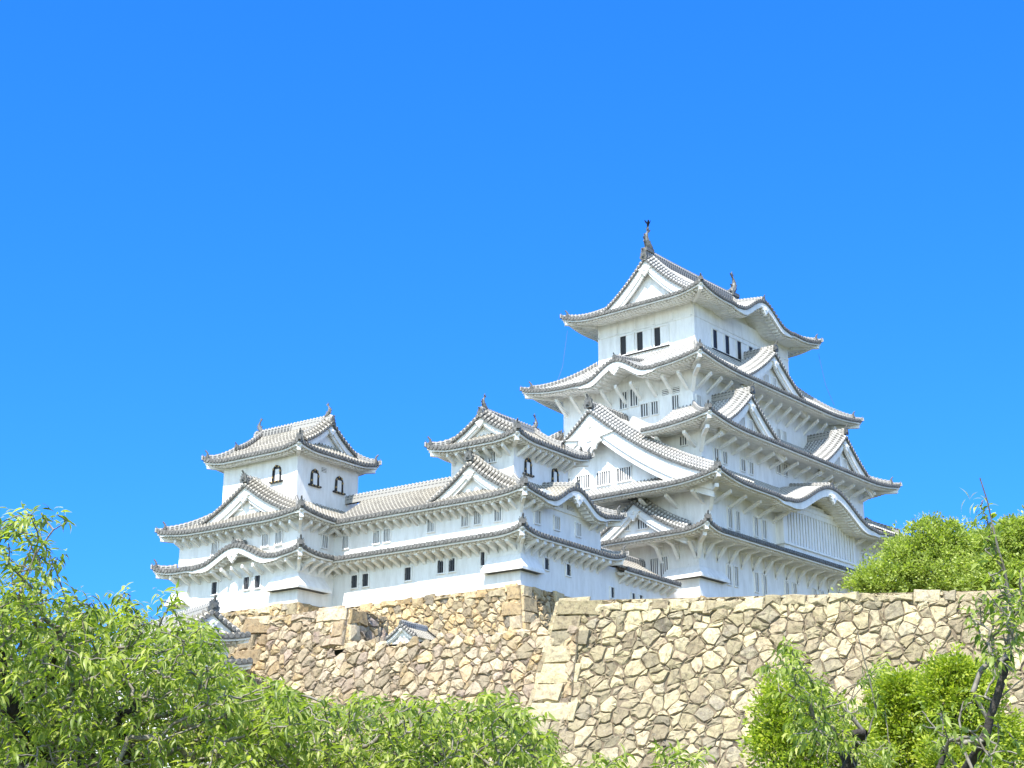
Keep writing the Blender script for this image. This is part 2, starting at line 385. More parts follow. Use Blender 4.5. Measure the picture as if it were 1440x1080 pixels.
def oni(parent, loc, side, s=1., name='ridge_end_ornament'):
    "ogre-tile: shield plate with horns and a rod rising at the back"
    if 'm' not in ONI:
        m = MB()
        out = [(-.36, -.2), (-.42, .05), (-.30, .12), (-.33, .42), (-.20, .36), (-.12, .55), (0, .50), (.12, .55), (.20, .36), (.33, .42), (.30, .12), (.42, .05), (.36, -.2)]
        a = m.add([(x, -.06, z) for x, z in out]+[(x, .10, z) for x, z in out]); n = len(out)
        m.face([a+i for i in range(n)][::-1]); m.face([a+n+i for i in range(n)])
        for i in range(n): m.face((a+i, a+(i+1) % n, a+n+(i+1) % n, a+n+i))
        m.box(-.15, .15, -.15, -.06, -.05, .30); m.box(-.10, .10, -.20, -.15, .02, .18)
        m.tube([(0, .05, .35), (0, -.06, .62), (0, -.22, .80)], [.10, .09, .075], 7)
        m.tube([(-.2, 0, .40), (-.26, -.02, .60)], [.05, .02], 5); m.tube([(.2, 0, .40), (.26, -.02, .60)], [.05, .02], 5)
        o = m.build(name, 'bronze', parent); ONI['m'] = o.data
    else:
        o = bpy.data.objects.new(name, ONI['m']); COL.objects.link(o); o.parent = parent
    d = dirv(side); o.location = loc; o.scale = (s*.75, s*.75, s*.75)
    o.rotation_euler = (0, 0, math.atan2(d[1], d[0])+math.pi/2)
    return o
def hip(parent, sk, cx_, cy_, start=.12):
    "ridge along the hip from the eave corner (signs cx_, cy_) to the inner corner, with its ornaments"
    side = 'S' if cy_ < 0 else 'N'
    hl, de, run, ral = sk.dims(side)
    def P(t): return np.array([cx_*(sk.hx-(sk.hx-sk.ix)*t), cy_*(sk.hy-(sk.hy-sk.iy)*t), sk.z(side, hl-ral*t, t)])
    mb = MB(); path = [P(t)+np.array([0, 0, .05]) for t in np.linspace(start, .98, 9)]
    ridge_bar(mb, path, .13, .30)
    tip = [P(0)+np.array([cx_*.10, cy_*.10, .10]), P(start*.6)+np.array([0, 0, .08]), P(start*1.3)+np.array([0, 0, .08])]
    ridge_bar(mb, tip, .10, .16)
    r = mb.build('hip_ridge', 'ridge', parent)
    dv = (cx_, cy_)
    oni(r, tuple(P(start)+np.array([0, 0, .12])), dv, .95)
    oni(r, tuple(P(0)+np.array([cx_*.02, cy_*.02, .12])), dv, .42)
    # hip rafter nose below
    q = P(0); n = MB(); u = np.array([cx_, cy_, 0])/math.sqrt(2); v = np.array([-u[1], u[0], 0])
    A = q-u*.25+np.array([0, 0, -.62]); B = q-u*2.6+np.array([0, 0, -.78])
    n.hexa([A-v*.13, A+v*.13, B+v*.13, B-v*.13, A-v*.13+np.array([0, 0, .24]), A+v*.13+np.array([0, 0, .24]), B+v*.13+np.array([0, 0, .24]), B-v*.13+np.array([0, 0, .24])])
    n.build('hip_rafter', 'plaster', r)
    return r
def pendant(parent, F, c, d, z, s=1., wide=1.):
    "gegyo: carved white pendant below a gable apex"
    pts = [(-.9*wide, .22), (-.55, .10), (-.62, -.05), (-.40, -.16), (-.34, -.34), (-.17, -.36), (0, -.62), (.17, -.36), (.34, -.34), (.40, -.16), (.62, -.05), (.55, .10), (.9*wide, .22), (.4, .34), (0, .48), (-.4, .34)]
    m = MB(); n = len(pts)
    a = m.add([F(c+x*s*.8, d+.08, z+y*s*.9) for x, y in pts]+[F(c+x*s*.8, d-.10, z+y*s*.9) for x, y in pts])
    m.face([a+i for i in range(n)]); m.face([a+n+i for i in range(n)][::-1])
    for i in range(n): m.face((a+i, a+(i+1) % n, a+n+(i+1) % n, a+n+i))
    ring = [F(c+.13*s*math.cos(k*math.pi/4), d+.16, z+.1*s+.13*s*math.sin(k*math.pi/4)) for k in range(8)]; r2 = [F(c+.16*s*math.cos(k*math.pi/4), d+.07, z+.1*s+.16*s*math.sin(k*math.pi/4)) for k in range(8)]
    b = m.add(ring+r2); m.face([b+k for k in range(8)])
    for k in range(8): m.face((b+k, b+8+k, b+8+(k+1) % 8, b+(k+1) % 8))
    return m.build('pendant', 'plaster', parent)
def gable(parent, side, c, w, zb, za, df, db, rec=.55, bw=.5, cc=.38, tmat='tile_grey', ridge=True, onis=1., kud=True, vd=None, pz=0., lattice=None, pend=1., wide=1., ext=0., grille=True, name='gable_roof', under=0.):
    """gabled roof: lateral centre c, half width w, base zb, apex za, front verge at d=df, inner end db"""
    F = SD[side]; surf, ends, brd, wall = MB(), MB(), MB(), MB()
    def zz(a): return zb+(za-zb)*prof(max(-.2, 1-a/w), cc)
    W2 = w+ext
    dF = df-(.45 if kud else 0); n = max(1, round((dF-db)/PITCHW)); p = (dF-db)/n; NT = max(6, int(w*2))
    offs = (-.5, -.24, -.17, -.09, 0, .09, .17, .24, .5); hts = (0, 0, .075, .12, .13, .12, .075, 0, 0)
    Ls = math.hypot(w, za-zb); big_ = w > 6
    if vd is None: vd = .34 if big_ else (.24 if w > 2.8 else .14)
    if not kud: vd = .05
    for sg in (-1, 1):
        for i in range(n):
            P = []; U = []
            for o, h in zip(offs, hts):
                d = dF-(i+.5+o)*p
                P.append([F(c+sg*W2*(1-j/NT), d, zz(W2*(1-j/NT))+h) for j in range(NT+1)]); U.append([(i+.5+o*.98, Ls*j/NT) for j in range(NT+1)])
            surf.grid(P, U)
        # verge: round tiles laid crosswise, rising from the edge to the descending ridge
        m = max(2, int(Ls/.27)); vw = ((1.15 if big_ else .85) if w > 3.8 else .6) if kud else .3; vr = .25+vd*.5 if kud else .2
        pan = []
        for k in range(m):
            a = W2*(1-(k+.5)/m); z = zz(a); rr = .115; da = W2/m*.5
            r0 = [F(c+sg*(a+rr*math.cos(q*math.pi/4)), df+.12, z+.05-vd+rr*math.sin(q*math.pi/4)) for q in range(8)]
            r1 = [F(c+sg*(a+rr*math.cos(q*math.pi/4)), df-vw, z+.05+vr+rr*math.sin(q*math.pi/4)) for q in range(8)]
            b = ends.add(r0); ends.face([b+q for q in range(8)])
            b = surf.add(r0+r1); L_ = vw
            for q in range(8): surf.face((b+q, b+8+q, b+8+(q+1) % 8, b+(q+1) % 8), ((.5, 0), (.5, L_), (.5, L_), (.5, 0)))
            pan.append((a+da, zz(a+da))); 
            if k == m-1: pan.append((0, zz(0)))
        surf.grid([[F(c+sg*a, df+.06, z+.02-vd), F(c+sg*a, df-vw, z+vr), F(c+sg*a, df-vw-.02, z)] for a, z in pan], [[(.02, 0), (.02, .5), (.02, .6)] for _ in pan])
        ends.grid([[F(c+sg*a, df+.07, z+.03-vd), F(c+sg*a, df+.07, z-.09-vd), F(c+sg*a, df-.1, z-.09-vd)] for a, z in pan])
        # bargeboards: outer broad and inner narrow, following the curve; underside of verge
        K = 14
        for (o0, o1, d0, d1) in ((.06+vd, .06+vd+bw, df-.08, df-.26), (.06+vd+bw, .06+vd+bw*1.45, df-.20, df-.36)):
            rows = []
            for k in range(K+1):
                a = W2*(1-k/K); z = zz(a); th = 1.25 if k < K else 1.15
                rows.append([F(c+sg*a, d0, z-o0), F(c+sg*a, d0, z-o1*th), F(c+sg*a, d1, z-o1*th), F(c+sg*a, d1, z-o0), F(c+sg*a, d0, z-o0)])
            brd.grid(rows)
        rows = []
        for k in range(K+1):
            a = W2*(1-k/K); z = zz(a)
            rows.append([F(c+sg*a, df-.05, z-.07), F(c+sg*a, df-rec-.05, z-.10), F(c+sg*a, df-rec-.05, min(z-.10, zb-.3)-under)])
        wall.grid(rows)
    o = surf.build(name, tmat, parent)
    ends.build('verge_tile_ends', 'tile_end', o); brd.build('bargeboard', 'plaster', o); wall.build('gable_wall', 'plaster', o)
    if kud:   # descending ridges beside the verge
        mb = MB()
        for sg in (-1, 1):
            path = [F(c+sg*a, df-vw-.05, zz(a)+vr-.04) for a in np.linspace(W2*.94, .12, 12)]
            ridge_bar(mb, path, .12, .20)
            if kud == 2: oni(o, F(c+sg*W2*.95, df-vw, zz(W2*.95)+vr), {'W': {-1: 'N', 1: 'S'}, 'S': {-1: 'W', 1: 'E'}, 'E': {-1: 'S', 1: 'N'}, 'N': {-1: 'E', 1: 'W'}}[side][sg], .7)
        mb.build('descending_ridge', 'ridge', o)
    if ridge:
        mb = MB(); ridge_bar(mb, [F(c, df-.05, za+.02), F(c, (df+db)/2, za+.02), F(c, db, za+.02)], .19, .42); mb.build('top_ridge', 'ridge', o)
        if onis: oni(o, F(c, df+.08, za+.12), side, onis)
    if pend: pendant(o, F, c, df-.03, za-vd-bw*1.5-.25*pend-pz, pend, wide)
    if lattice:
        for (lc, lz, lw, lh, nb) in lattice: window(o, side, c+lc, lz, lw, lh, df-rec-.05, nb, 'white')
    return o
WREC = {}
def window(parent, side, s, z, w, h, d, nb=3, style='dark', name='window'):
    "framed opening with a recessed pane and upright bars; s,z is its centre"
    F = SD[side]; fr, pn = MB(), MB(); t = .07
    def bx(m, s0, s1, d0, d1, z0, z1):
        m.hexa([F(s0, d0, z0), F(s1, d0, z0), F(s1, d1, z0), F(s0, d1, z0), F(s0, d0, z1), F(s1, d0, z1), F(s1, d1, z1), F(s0, d1, z1)])
    a, b = s-w/2, s+w/2; lo, hi = z-h/2, z+h/2
    bx(fr, a-t, a, d+.10, d-.05, lo-t, hi+t); bx(fr, b, b+t, d+.10, d-.05, lo-t, hi+t)
    bx(fr, a, b, d+.10, d-.05, hi, hi+t); bx(fr, a, b, d+.10, d-.05, lo-t, lo)
    o = fr.build(name, 'plaster', parent)
    bx(pn, a, b, d+.012, d-.05, lo, hi); pn.build('pane', 'window_dark' if style in ('dark', 'half') else 'window_grey', o)
    br = MB()
    if style == 'half':
        bx(br, a+w*.42, b, d+.05, d+.015, lo, hi); br.build('shutter', 'plaster', o); return o
    for k in range(nb):
        c = a+w*(k+1)/(nb+1); bwid = w/(nb+1)*(.22 if style == 'dark' else .19)
        bx(br, c-bwid, c+bwid, d+.075, d+.02, lo+.001, hi-.001)
    if style == 'dark' and nb: bx(br, a, b, d+.06, d+.03, (lo+hi)/2-.02, (lo+hi)/2+.02)
    if nb: br.build('bars', 'window_grey' if style == 'dark' else 'plaster', o)
    return o
def vent(parent, side, s, z, w, h, d):
    F = SD[side]; m = MB(); p = MB()
    def bx(m, s0, s1, d0, d1, z0, z1):
        m.hexa([F(s0, d0, z0), F(s1, d0, z0), F(s1, d1, z0), F(s0, d1, z0), F(s0, d0, z1), F(s1, d0, z1), F(s1, d1, z1), F(s0, d1, z1)])
    bx(p, s-w/2, s+w/2, d+.01, d-.05, z-h/2, z+h/2)
    o = p.build('vent', 'window_dark', parent)
    for k in range(3): bx(m, s-w/2, s+w/2, d+.07, d+.02, z-h/2+h*(k+.1)/3, z-h/2+h*(k+.6)/3)
    m.build('slats', 'plaster', o)
def arch_window(parent, side, s, z, w, h, d):
    "bell-shaped window with black lacquered frame and gilt fittings"
    F = SD[side]
    prf = [(-.5, -.5), (-.46, 0), (-.44, .2), (-.36, .34), (-.2, .45), (0, .5), (.2, .45), (.36, .34), (.44, .2), (.46, 0), (.5, -.5)]
    n = len(prf); m = MB()
    ip = [(x*w, y*h) for x, y in prf]; op = [(x*(w+.15), y*h+(.075 if y > -.4 else 0)) for x, y in prf]
    i = m.add([F(s+x, d+.10, z+y) for x, y in ip]+[F(s+x, d+.10, z+y) for x, y in op]+[F(s+x, d-.02, z+y) for x, y in ip]+[F(s+x, d-.02, z+y) for x, y in op])
    for k in range(n-1):
        m.face((i+k, i+k+1, i+n+k+1, i+n+k)); m.face((i+k, i+2*n+k, i+2*n+k+1, i+k+1)); m.face((i+n+k, i+n+k+1, i+3*n+k+1, i+3*n+k))
    def bx(m, s0, s1, d0, d1, z0, z1):
        m.hexa([F(s0, d0, z0), F(s1, d0, z0), F(s1, d1, z0), F(s0, d1, z0), F(s0, d0, z1), F(s1, d0, z1), F(s1, d1, z1), F(s0, d1, z1)])
    bx(m, s-w*.5-.25, s+w*.5+.25, d+.16, d-.02, z-h/2-.10, z-h/2)
    o = m.build('arched_window', 'window_dark', parent)
    g = MB()
    for k in range(n-1):
        if k % 2 == 0:
            a, b = op[k], op[k+1]; cxx, cz = (a[0]+b[0]+ip[k][0]+ip[k+1][0])/4, (a[1]+b[1]+ip[k][1]+ip[k+1][1])/4
            bx(g, s+cxx-.05, s+cxx+.05, d+.13, d+.09, z+cz-.06, z+cz+.06)
    for q in (-.5, 0, .5): bx(g, s+q*w-.05, s+q*w+.05, d+.18, d+.15, z-h/2-.09, z-h/2-.01)
    g.build('gilt_fittings', 'gilt', o)
    pn = MB(); j = pn.add([F(s+x, d+.012, z+y) for x, y in ip]); pn.face(range(j, j+n)); pn.build('pane', 'window_grey', o)
    b = MB(); bx(b, s-.22*w, s+.38*w, d+.05, d+.02, z-h/2+.02, z+h*.30); b.build('shutter', 'plaster', o)
def bracket(parent, side, s, zt, d0, d1, dz, style=0):
    if d1-d0 > 1.3: d1 = d0+(d1-d0)*.8
    "strut from the wall (d0, low) up to below the eave (d1, high)"
    F = SD[side]; m = MB(); t = .085 if d1-d0 < 1.1 else .115
    def beam(pts, hh):
        for (dA, zA), (dB, zB) in zip(pts, pts[1:]):
            m.hexa([F(s-t, dA, zA-hh), F(s+t, dA, zA-hh), F(s+t, dB, zB-hh), F(s-t, dB, zB-hh), F(s-t, dA, zA+hh), F(s+t, dA, zA+hh), F(s+t, dB, zB+hh), F(s-t, dB, zB+hh)])
    if style == 0: beam([(d0-.03, zt-dz), (d1, zt)], .11)
    else:
        t = .12
        m.hexa([F(s-t, d0-.03, zt-dz-.25), F(s+t, d0-.03, zt-dz-.25), F(s+t, d0+.12, zt-dz-.1), F(s-t, d0+.12, zt-dz-.1), F(s-t, d0-.03, zt+.1), F(s+t, d0-.03, zt+.1), F(s+t, d0+.12, zt+.1), F(s-t, d0+.12, zt+.1)])
        beam([(d0+.05, zt-dz), (d0+(d1-d0)*.55, zt-.12), (d1, zt)], .12)
        t = .119; beam([(d0, zt+.02), (d1+.1, zt+.02)], .10)
    return m.build('bracket', 'plaster', parent)
def wall_box(parent, hx, hy, z0, z1, name='wall'):
    m = MB(); m.box(-hx, hx, -hy, hy, z0, z1); return m.build(name, 'plaster', parent)
def string_line(parent, side, hl, d, z, name='plaster_band'):
    F = SD[side]; m = MB()
    m.hexa([F(-hl, d+.05, z-.06), F(hl, d+.05, z-.06), F(hl, d-.02, z-.06), F(-hl, d-.02, z-.06), F(-hl, d+.05, z+.06), F(hl, d+.05, z+.06), F(hl, d-.02, z+.06), F(-hl, d-.02, z+.06)])
    return m.build(name, 'plaster', parent)
def stone_drop(parent, ix, iy, lw, ls, zt, zb, out=.5, tmat=None):
    "flared stone-dropping bay wrapped round the south-west corner"
    m = MB(); x, y = -ix, -iy; e = .02
    i = m.add([(x-e, y+lw, zt), (x-e, y-e, zt), (x+ls, y-e, zt), (x-out, y+lw+.25, zb), (x-out, y-out, zb), (x+ls+.25, y-out, zb),
               (x-out, y+lw+.25, zb-.16), (x-out, y-out, zb-.16), (x+ls+.25, y-out, zb-.16), (x+.1, y+lw+.25, zb-.16), (x+.1, y+.1, zb-.16), (x+ls+.25, y+.1, zb-.16), (x+.1, y+lw, zt), (x+ls, y+.1, zt)])
    for f in ((0, 1, 4, 3), (1, 2, 5, 4), (3, 4, 7, 6), (4, 5, 8, 7), (6, 7, 10, 9), (7, 8, 11, 10), (0, 3, 6, 9, 12), (2, 13, 11, 8, 5)): m.face([i+k for k in f])
    o = m.build('stone_drop', 'plaster', parent)
    d = MB(); k = out-.10
    d.box(x-k, x+.05, y-k, y+lw, zb-.175, zb-.155); d.box(x+.051, x+ls, y-k, y+.05, zb-.175, zb-.155); d.build('slot', 'window_dark', o)
    return o
def shachi(parent, loc, ang, s):
    "dolphin-fish ridge ornament, head down on the ridge and tail in the air"
    m = MB()
    path = [(.42, .05), (.30, .22), (.12, .42), (-.02, .68), (-.05, .95), (.02, 1.2), (.16, 1.42)]; rad = [.20, .27, .25, .20, .15, .10, .05]
    m.tube([(x, 0, z) for x, z in path], rad, 8)
    def fin(pts, th=.04):
        a = m.add([(x, -th, z) for x, z in pts]+[(x, th, z) for x, z in pts]); n = len(pts)
        m.face([a+i for i in range(n)]); m.face([a+n+i for i in range(n)][::-1])
        for i in range(n): m.face((a+i, a+(i+1) % n, a+n+(i+1) % n, a+n+i))
    fin([(.10, 1.30), (.02, 1.62), (.14, 1.58), (.20, 1.78), (.28, 1.56), (.46, 1.60), (.26, 1.34)])
    fin([(-.10, .45), (-.38, .55), (-.28, .70), (-.42, .86), (-.26, .95), (-.30, 1.12), (-.10, 1.05)])
    fin([(.25, .55), (.48, .75), (.30, .78), (.10, .65)]); fin([(.45, .05), (.72, .12), (.70, .26), (.52, .24)], .12)
    m.box(-.35, .5, -.24, .24, -.15, .10)
    o = m.build('fish_finial', 'bronze', parent); o.location = loc; o.scale = (s, s, s); o.rotation_euler = (0, 0, ang); return o

# ------------------------------------------------------------------ main keep
MC = (101.76, 64.69)
keep = empty('main_keep', (MC[0], MC[1], 18.9), 0, 'tall white five-roofed castle keep, the largest building, above the great wall at right', 'castle keep')
def rel(o):
    "children are modelled at absolute height: lower them by the base height of their thing"
    for c in o.children: c.location.z -= o.location.z
# walls of each storey (half x, half y, z0, z1)
for hx, hy, z0, z1 in ((12.35, 7.55, 18.6, 23.0), (12.9, 8.95, 23.0, 26.0), (11.78, 7.71, 26.0, 30.6), (9.6, 5.8, 30.5, 35.8), (6.9, 4.42, 35.8, 42.2)):
    wall_box(keep, hx, hy, z0, z1)
def full_roof(parent, sk, tm, sides, hips=((-1, -1), (1, -1), (-1, 1), (1, 1)), part='roof'):
    r0 = None
    for sd in 'WSNE':
        kw = sides.get(sd, {})
        r = roof_side(parent, sk, sd, tmat=tm, part=part, **kw)
    for a, b in hips: hip(parent, sk, a, b)
TW = 'tile_white'
sk1 = Skirt(8.9, 6.42, 6.15, 3.95, 42.1, 1.35, .55)
full_roof(keep, sk1, TW, {'S': dict(bumps=[(0.1, 3.6, 1.45)]), 'N': dict(bumps=[(0, 3.6, 1.3)])})
for sd in 'WE':
    gable(keep, sd, 0, 4.0, 43.35, 46.85, 6.75, 0, rec=.6, bw=.50, cc=.34, tmat=TW, kud=2, onis=0, pend=.85, ext=.25)
m = MB(); ridge_bar(m, [(-6.8, 0, 46.9), (-3, 0, 46.84), (3, 0, 46.84), (6.8, 0, 46.9)], .22, .60); m.build('main_ridge', 'ridge', keep)
for sx in (-1, 1):
    shachi(keep, (sx*6.35, 0, 47.45), 0 if sx < 0 else math.pi, 1.15)
oni(keep, (-6.85, 0, 46.75), 'W', 1.1)
sk2 = Skirt(11.88, 8.01, 6.9, 4.42, 35.78, 3.05, .55)
full_roof(keep, sk2, TW, {'W': dict(bumps=[(0.6, 2.9, 1.15)])})
for sd in 'SN':
    gable(keep, sd, 0, 4.7, 36.35, 39.35, 7.15, 3.8, rec=.5, bw=.42, cc=.34, tmat=TW, kud=2, pend=.7, onis=1, lattice=[(-.6, 37.1, .5, .6, 2), (.5, 37.1, .5, .6, 2)])
sk3 = Skirt(13.98, 9.91, 9.6, 5.8, 30.5, 2.55, .55)
full_roof(keep, sk3, TW, {'W': dict(cuts=[(-20, 4.25)]), 'E': dict(cuts=[(-4.2, 4.2)])}, hips=((-1, -1), (1, -1), (1, 1), (-1, 1)))
for k in (-1, 1):
    gable(keep, 'S', -.05+k*6.95, 4.35, 30.85, 33.95, 9.05, 5.2, rec=.5, bw=.42, cc=.34, tmat=TW, kud=2, pend=.7, onis=1, lattice=[(-.6, 31.75, .5, .7, 2), (.5, 31.75, .5, .7, 2)])
sk4 = Skirt(15.21, 11.22, 11.78, 7.71, 26.0, 2.15, .55)
full_roof(keep, sk4, TW, {'S': dict(bumps=[(0.15, 6.4, 2.0)], board_extra=.45)})
gable(keep, 'W', 0, 9.95, 26.85, 32.95, 14.2, 8.6, rec=1.0, bw=.80, cc=.42, tmat=TW, kud=1, pend=2.0, wide=1.5, pz=.5, onis=1.3, under=.2,
      lattice=[(-3.1, 27.85, 1.15, .95, 5), (-1.35, 27.85, 1.15, .95, 5), (.45, 27.85, 1.15, .95, 5), (2.2, 27.85, 1.15, .95, 5)])
gable(keep, 'E', 0, 9.95, 26.85, 32.95, 14.2, 8.6, rec=1.0, bw=.95, cc=.42, tmat=TW, kud=1, pend=2.0, onis=1.3)
sk5 = Skirt(14.5, 9.71, 12.9, 8.95, 22.9, .42, .5)
full_roof(keep, sk5, TW, {})
gable(keep, 'W', 3.45, 4.1, 23.25, 25.75, 14.0, 12.7, rec=.5, bw=.42, cc=.36, tmat=TW, kud=1, pend=.85, onis=1.1, lattice=[(-.9, 24.05, .4, .5, 2), (.4, 24.05, .75, .65, 3)])
def gs(cx, cy): return lambda x: x-cx, lambda y: -(y-cy)
MX = lambda x: x-MC[0]; MY = lambda y: MC[1]-y
# top floor openings: dark gap beside a white shutter
for y in (66.6, 65.05, 63.45): window(keep, 'W', MY(y)+.25, 39.92, 1.25, 1.5, 6.9, 0, 'half')
for k in range(5): window(keep, 'S', -3.75+k*1.72, 39.75, 1.5, 1.5, 4.42, 0, 'half')
m = MB(); m.box(-4.6, 4.6, -4.56, -4.40, 38.86, 38.94); m.box(-7.04, -6.88, -2.2, 2.4, 39.02, 39.09); m.build('sill', 'window_dark', keep)
m = MB(); m.box(-7.0, 7.0, -4.47, 4.47, 38.74, 38.80); m.build('sill_band', 'plaster', keep)
string_line(keep, 'W', 4.42, 6.9, 40.95); string_line(keep, 'S', 6.9, 4.42, 40.95)
for s_ in (-4.3, -2.6, -.9, .8, 2.5, 4.2):
    if abs(s_) < 4.4:
        for sd, d in (('W', 6.9),):
            F = SD[sd]; m = MB(); m.hexa([F(s_-.07, d+.05, 40.95), F(s_+.07, d+.05, 40.95), F(s_+.07, d-.02, 40.95), F(s_-.07, d-.02, 40.95), F(s_-.07, d+.05, 42), F(s_+.07, d+.05, 42), F(s_+.07, d-.02, 42), F(s_-.07, d-.02, 42)]); m.build('wall_post', 'plaster', keep)
for y, z, ww, hh in ((64.9, 34.55, .62, 1.25), (63.95, 34.6, .62, 1.3), (63.05, 33.45, .6, .95), (62.15, 33.45, .55, .95), (60.35, 33.5, .55, 1.05)):
    window(keep, 'W', MY(y), z, ww, hh, 9.6, 2, 'white')
vent(keep, 'W', MY(61.25), 34.45, .55, .4, 9.6); vent(keep, 'W', MY(60.3), 34.45, .55, .4, 9.6)
for x in (92.8, 103.9, 104.8, 111): window(keep, 'S', MX(x), 33.45, .5, .85, 5.8, 2, 'white')
window(keep, 'W', MY(58.4), 29.85, .55, .65, 11.78, 2, 'white')
for x, z in ((91.8, 29.0), (92.9, 29.0), (95.3, 28.95), (96.4, 28.95), (100.3, 29.8), (101.3, 29.8), (107.5, 29.7), (108.5, 29.7)): window(keep, 'S', MX(x), z, .5, .85, 7.71, 1, 'white')
for x in (91.2, 92.2, 94.6, 95.7, 110.2, 111.2): window(keep, 'S', MX(x), 24.2, .42, 1.3, 8.95, 1, 'white')
for x in (93.1, 94.0, 96.7, 97.8, 100.9, 102.0, 105, 106.1, 109.1, 110.2): window(keep, 'S', MX(x), 20.8, .42, 1.35, 7.55, 1, 'white')
for y in (60.8, 60.0): window(keep, 'W', MY(y)+.1, 21.05, .62, 1.5, 12.35, 3, 'white')
# great lattice bay on the south face
bay = MB(); bx0, bx1 = -4.35, 6.3
bay.box(bx0, bx1, -9.55, -8.9, 22.75, 23.5); bay.box(bx0, bx0+.35, -9.55, -8.9, 23.5, 26.0); bay.box(bx1-.35, bx1, -9.55, -8.9, 23.5, 26.0); bay.box(bx0, bx1, -9.55, -8.9, 26.0, 26.35)
bay.box(bx0-.12, bx1+.12, -9.68, -8.9, 23.42, 23.56)
b = bay.build('lattice_bay', 'plaster', keep)
q = MB(); q.box(bx0+.35, bx1-.35, -9.2, -9.1, 23.5, 26.0); q.build('pane', 'window_grey', b)
q = MB()
for k in range(24):
    x = bx0+.35+(bx1-bx0-.7)*(k+.5)/24; q.box(x-.13, x+.13, -9.5, -9.25, 23.5, 26.0)
q.build('slats', 'plaster', b)
# panel below the karahafu crest
q = MB(); q.box(-2.6, 3.0, -9.6, -8.95, 26.35, 26.62)
q.box(-1.6, 2.0, -9.4, -8.95, 26.62, 27.0); q.build('crest_beam', 'plaster', keep)
stone_drop(keep, 12.35, 7.55, 2.6, 2.9, 20.9, 20.25, .45)
# struts
def struts(parent, side, lo, hi, step, zt, d0, reach, dz, st=0, skip=()):
    n = max(1, round((hi-lo)/step))
    for k in range(n+1):
        s_ = lo+(hi-lo)*k/n
        if any(a < s_ < b for a, b in skip): continue
        bracket(parent, side, s_, zt, d0, d0+reach, dz, st)
struts(keep, 'S', -11.6, 11.6, 1.55, 22.6, 7.55, 1.75, 1.0, 1)
struts(keep, 'W', 4.6, 7.3, 1.35, 22.6, 12.35, 1.75, 1.0, 1)
struts(keep, 'S', -12.4, 12.4, 1.9, 25.55, 8.95, 1.7, .62, 0, skip=((-4.6, 6.5),))
struts(keep, 'W', 4.2, 8.4, 1.9, 25.55, 12.9, 1.7, .62)
struts(keep, 'S', -11.2, 11.2, 1.7, 30.05, 7.71, 1.7, .55)
struts(keep, 'W', 4.9, 7.2, 1.6, 30.05, 11.78, 1.7, .75)
struts(keep, 'S', -9.1, 9.1, 1.35, 35.3, 5.8, 1.6, .95)
struts(keep, 'W', -5.5, 5.4, 1.35, 35.3, 9.6, 1.6, 1.0)
def corner_strut(parent, hx, hy, zt, dz, reach, t=.13):
    m = MB(); u = np.array([-1, -1, 0])/math.sqrt(2); v = np.array([1, -1, 0])/math.sqrt(2); b = np.array([-hx, -hy, 0.]); pr_ = [(0, zt-dz), (reach*.5, zt-.2), (reach*1.35, zt)]
    for (a0, z0), (a1, z1) in zip(pr_, pr_[1:]):
        A, B = b+u*a0, b+u*a1; h = np.array([0, 0, t])
        m.hexa([A-v*t+[0, 0, z0]-h, A+v*t+[0, 0, z0]-h, B+v*t+[0, 0, z1]-h, B-v*t+[0, 0, z1]-h, A-v*t+[0, 0, z0]+h, A+v*t+[0, 0, z0]+h, B+v*t+[0, 0, z1]+h, B-v*t+[0, 0, z1]+h])
    return m.build('corner_bracket', 'plaster', parent)
for hx, hy, zt in ((12.35, 7.55, 22.6), (12.9, 8.95, 25.55), (11.78, 7.71, 30.05), (9.6, 5.8, 35.3)): corner_strut(keep, hx, hy, zt, 1.1, 1.6)
wr = MB(); wr.tube([(8.7, -6.2, 41.6), (9.2, -6.4, 39.0), (9.9, -6.7, 37.4)], .015, 4, False); wr.tube([(-8.6, 6.1, 41.6), (-9.0, 6.3, 38.6), (-9.7, 6.5, 36.8)], .015, 4, False)
wr.build('lightning_cable', 'wire', keep)
rel(keep)

# crow on the western fish finial
crow = MB()
crow.tube([(-.34, 0, .13), (-.12, 0, .17), (.05, 0, .23), (.17, 0, .31), (.23, 0, .36)], [.02, .08, .095, .07, .05], 8)
crow.tube([(.20, 0, .37), (.27, 0, .385), (.36, 0, .355)], [.058, .045, .008], 7)
for sg in (-1, 1):
    crow.tube([(.03, sg*.02, .17), (.04, sg*.03, .0)], [.014, .010], 5)
    i = crow.add([(.12, sg*.07, .30), (-.02, sg*.10, .26), (-.20, sg*.16, .42), (-.32, sg*.22, .62), (-.16, sg*.20, .60), (-.02, sg*.14, .46), (.12, sg*.07, .27), (-.02, sg*.10, .23), (-.20, sg*.16, .40), (-.16, sg*.20, .58)])
    crow.face((i, i+1, i+2, i+5)); crow.face((i+2, i+3, i+4, i+5)); crow.face((i+6, i+7, i+8, i+5)); crow.face((i+8, i+3, i+9))
i = crow.add([(-.25, -.05, .15), (-.25, .05, .15), (-.48, .09, .08), (-.48, -.09, .08), (-.25, -.04, .12), (-.25, .04, .12)]); crow.face((i, i+1, i+2, i+3)); crow.face((i+4, i+5, i+2, i+3))
o = crow.build('crow', 'feather', None); o.location = (MC[0]-6.1, MC[1], 49.47); o.rotation_euler = (0, 0, R(-140)); o.scale = (1.15,)*3
tag(o, 'black crow with raised wings perched on the top fish ornament', 'bird')

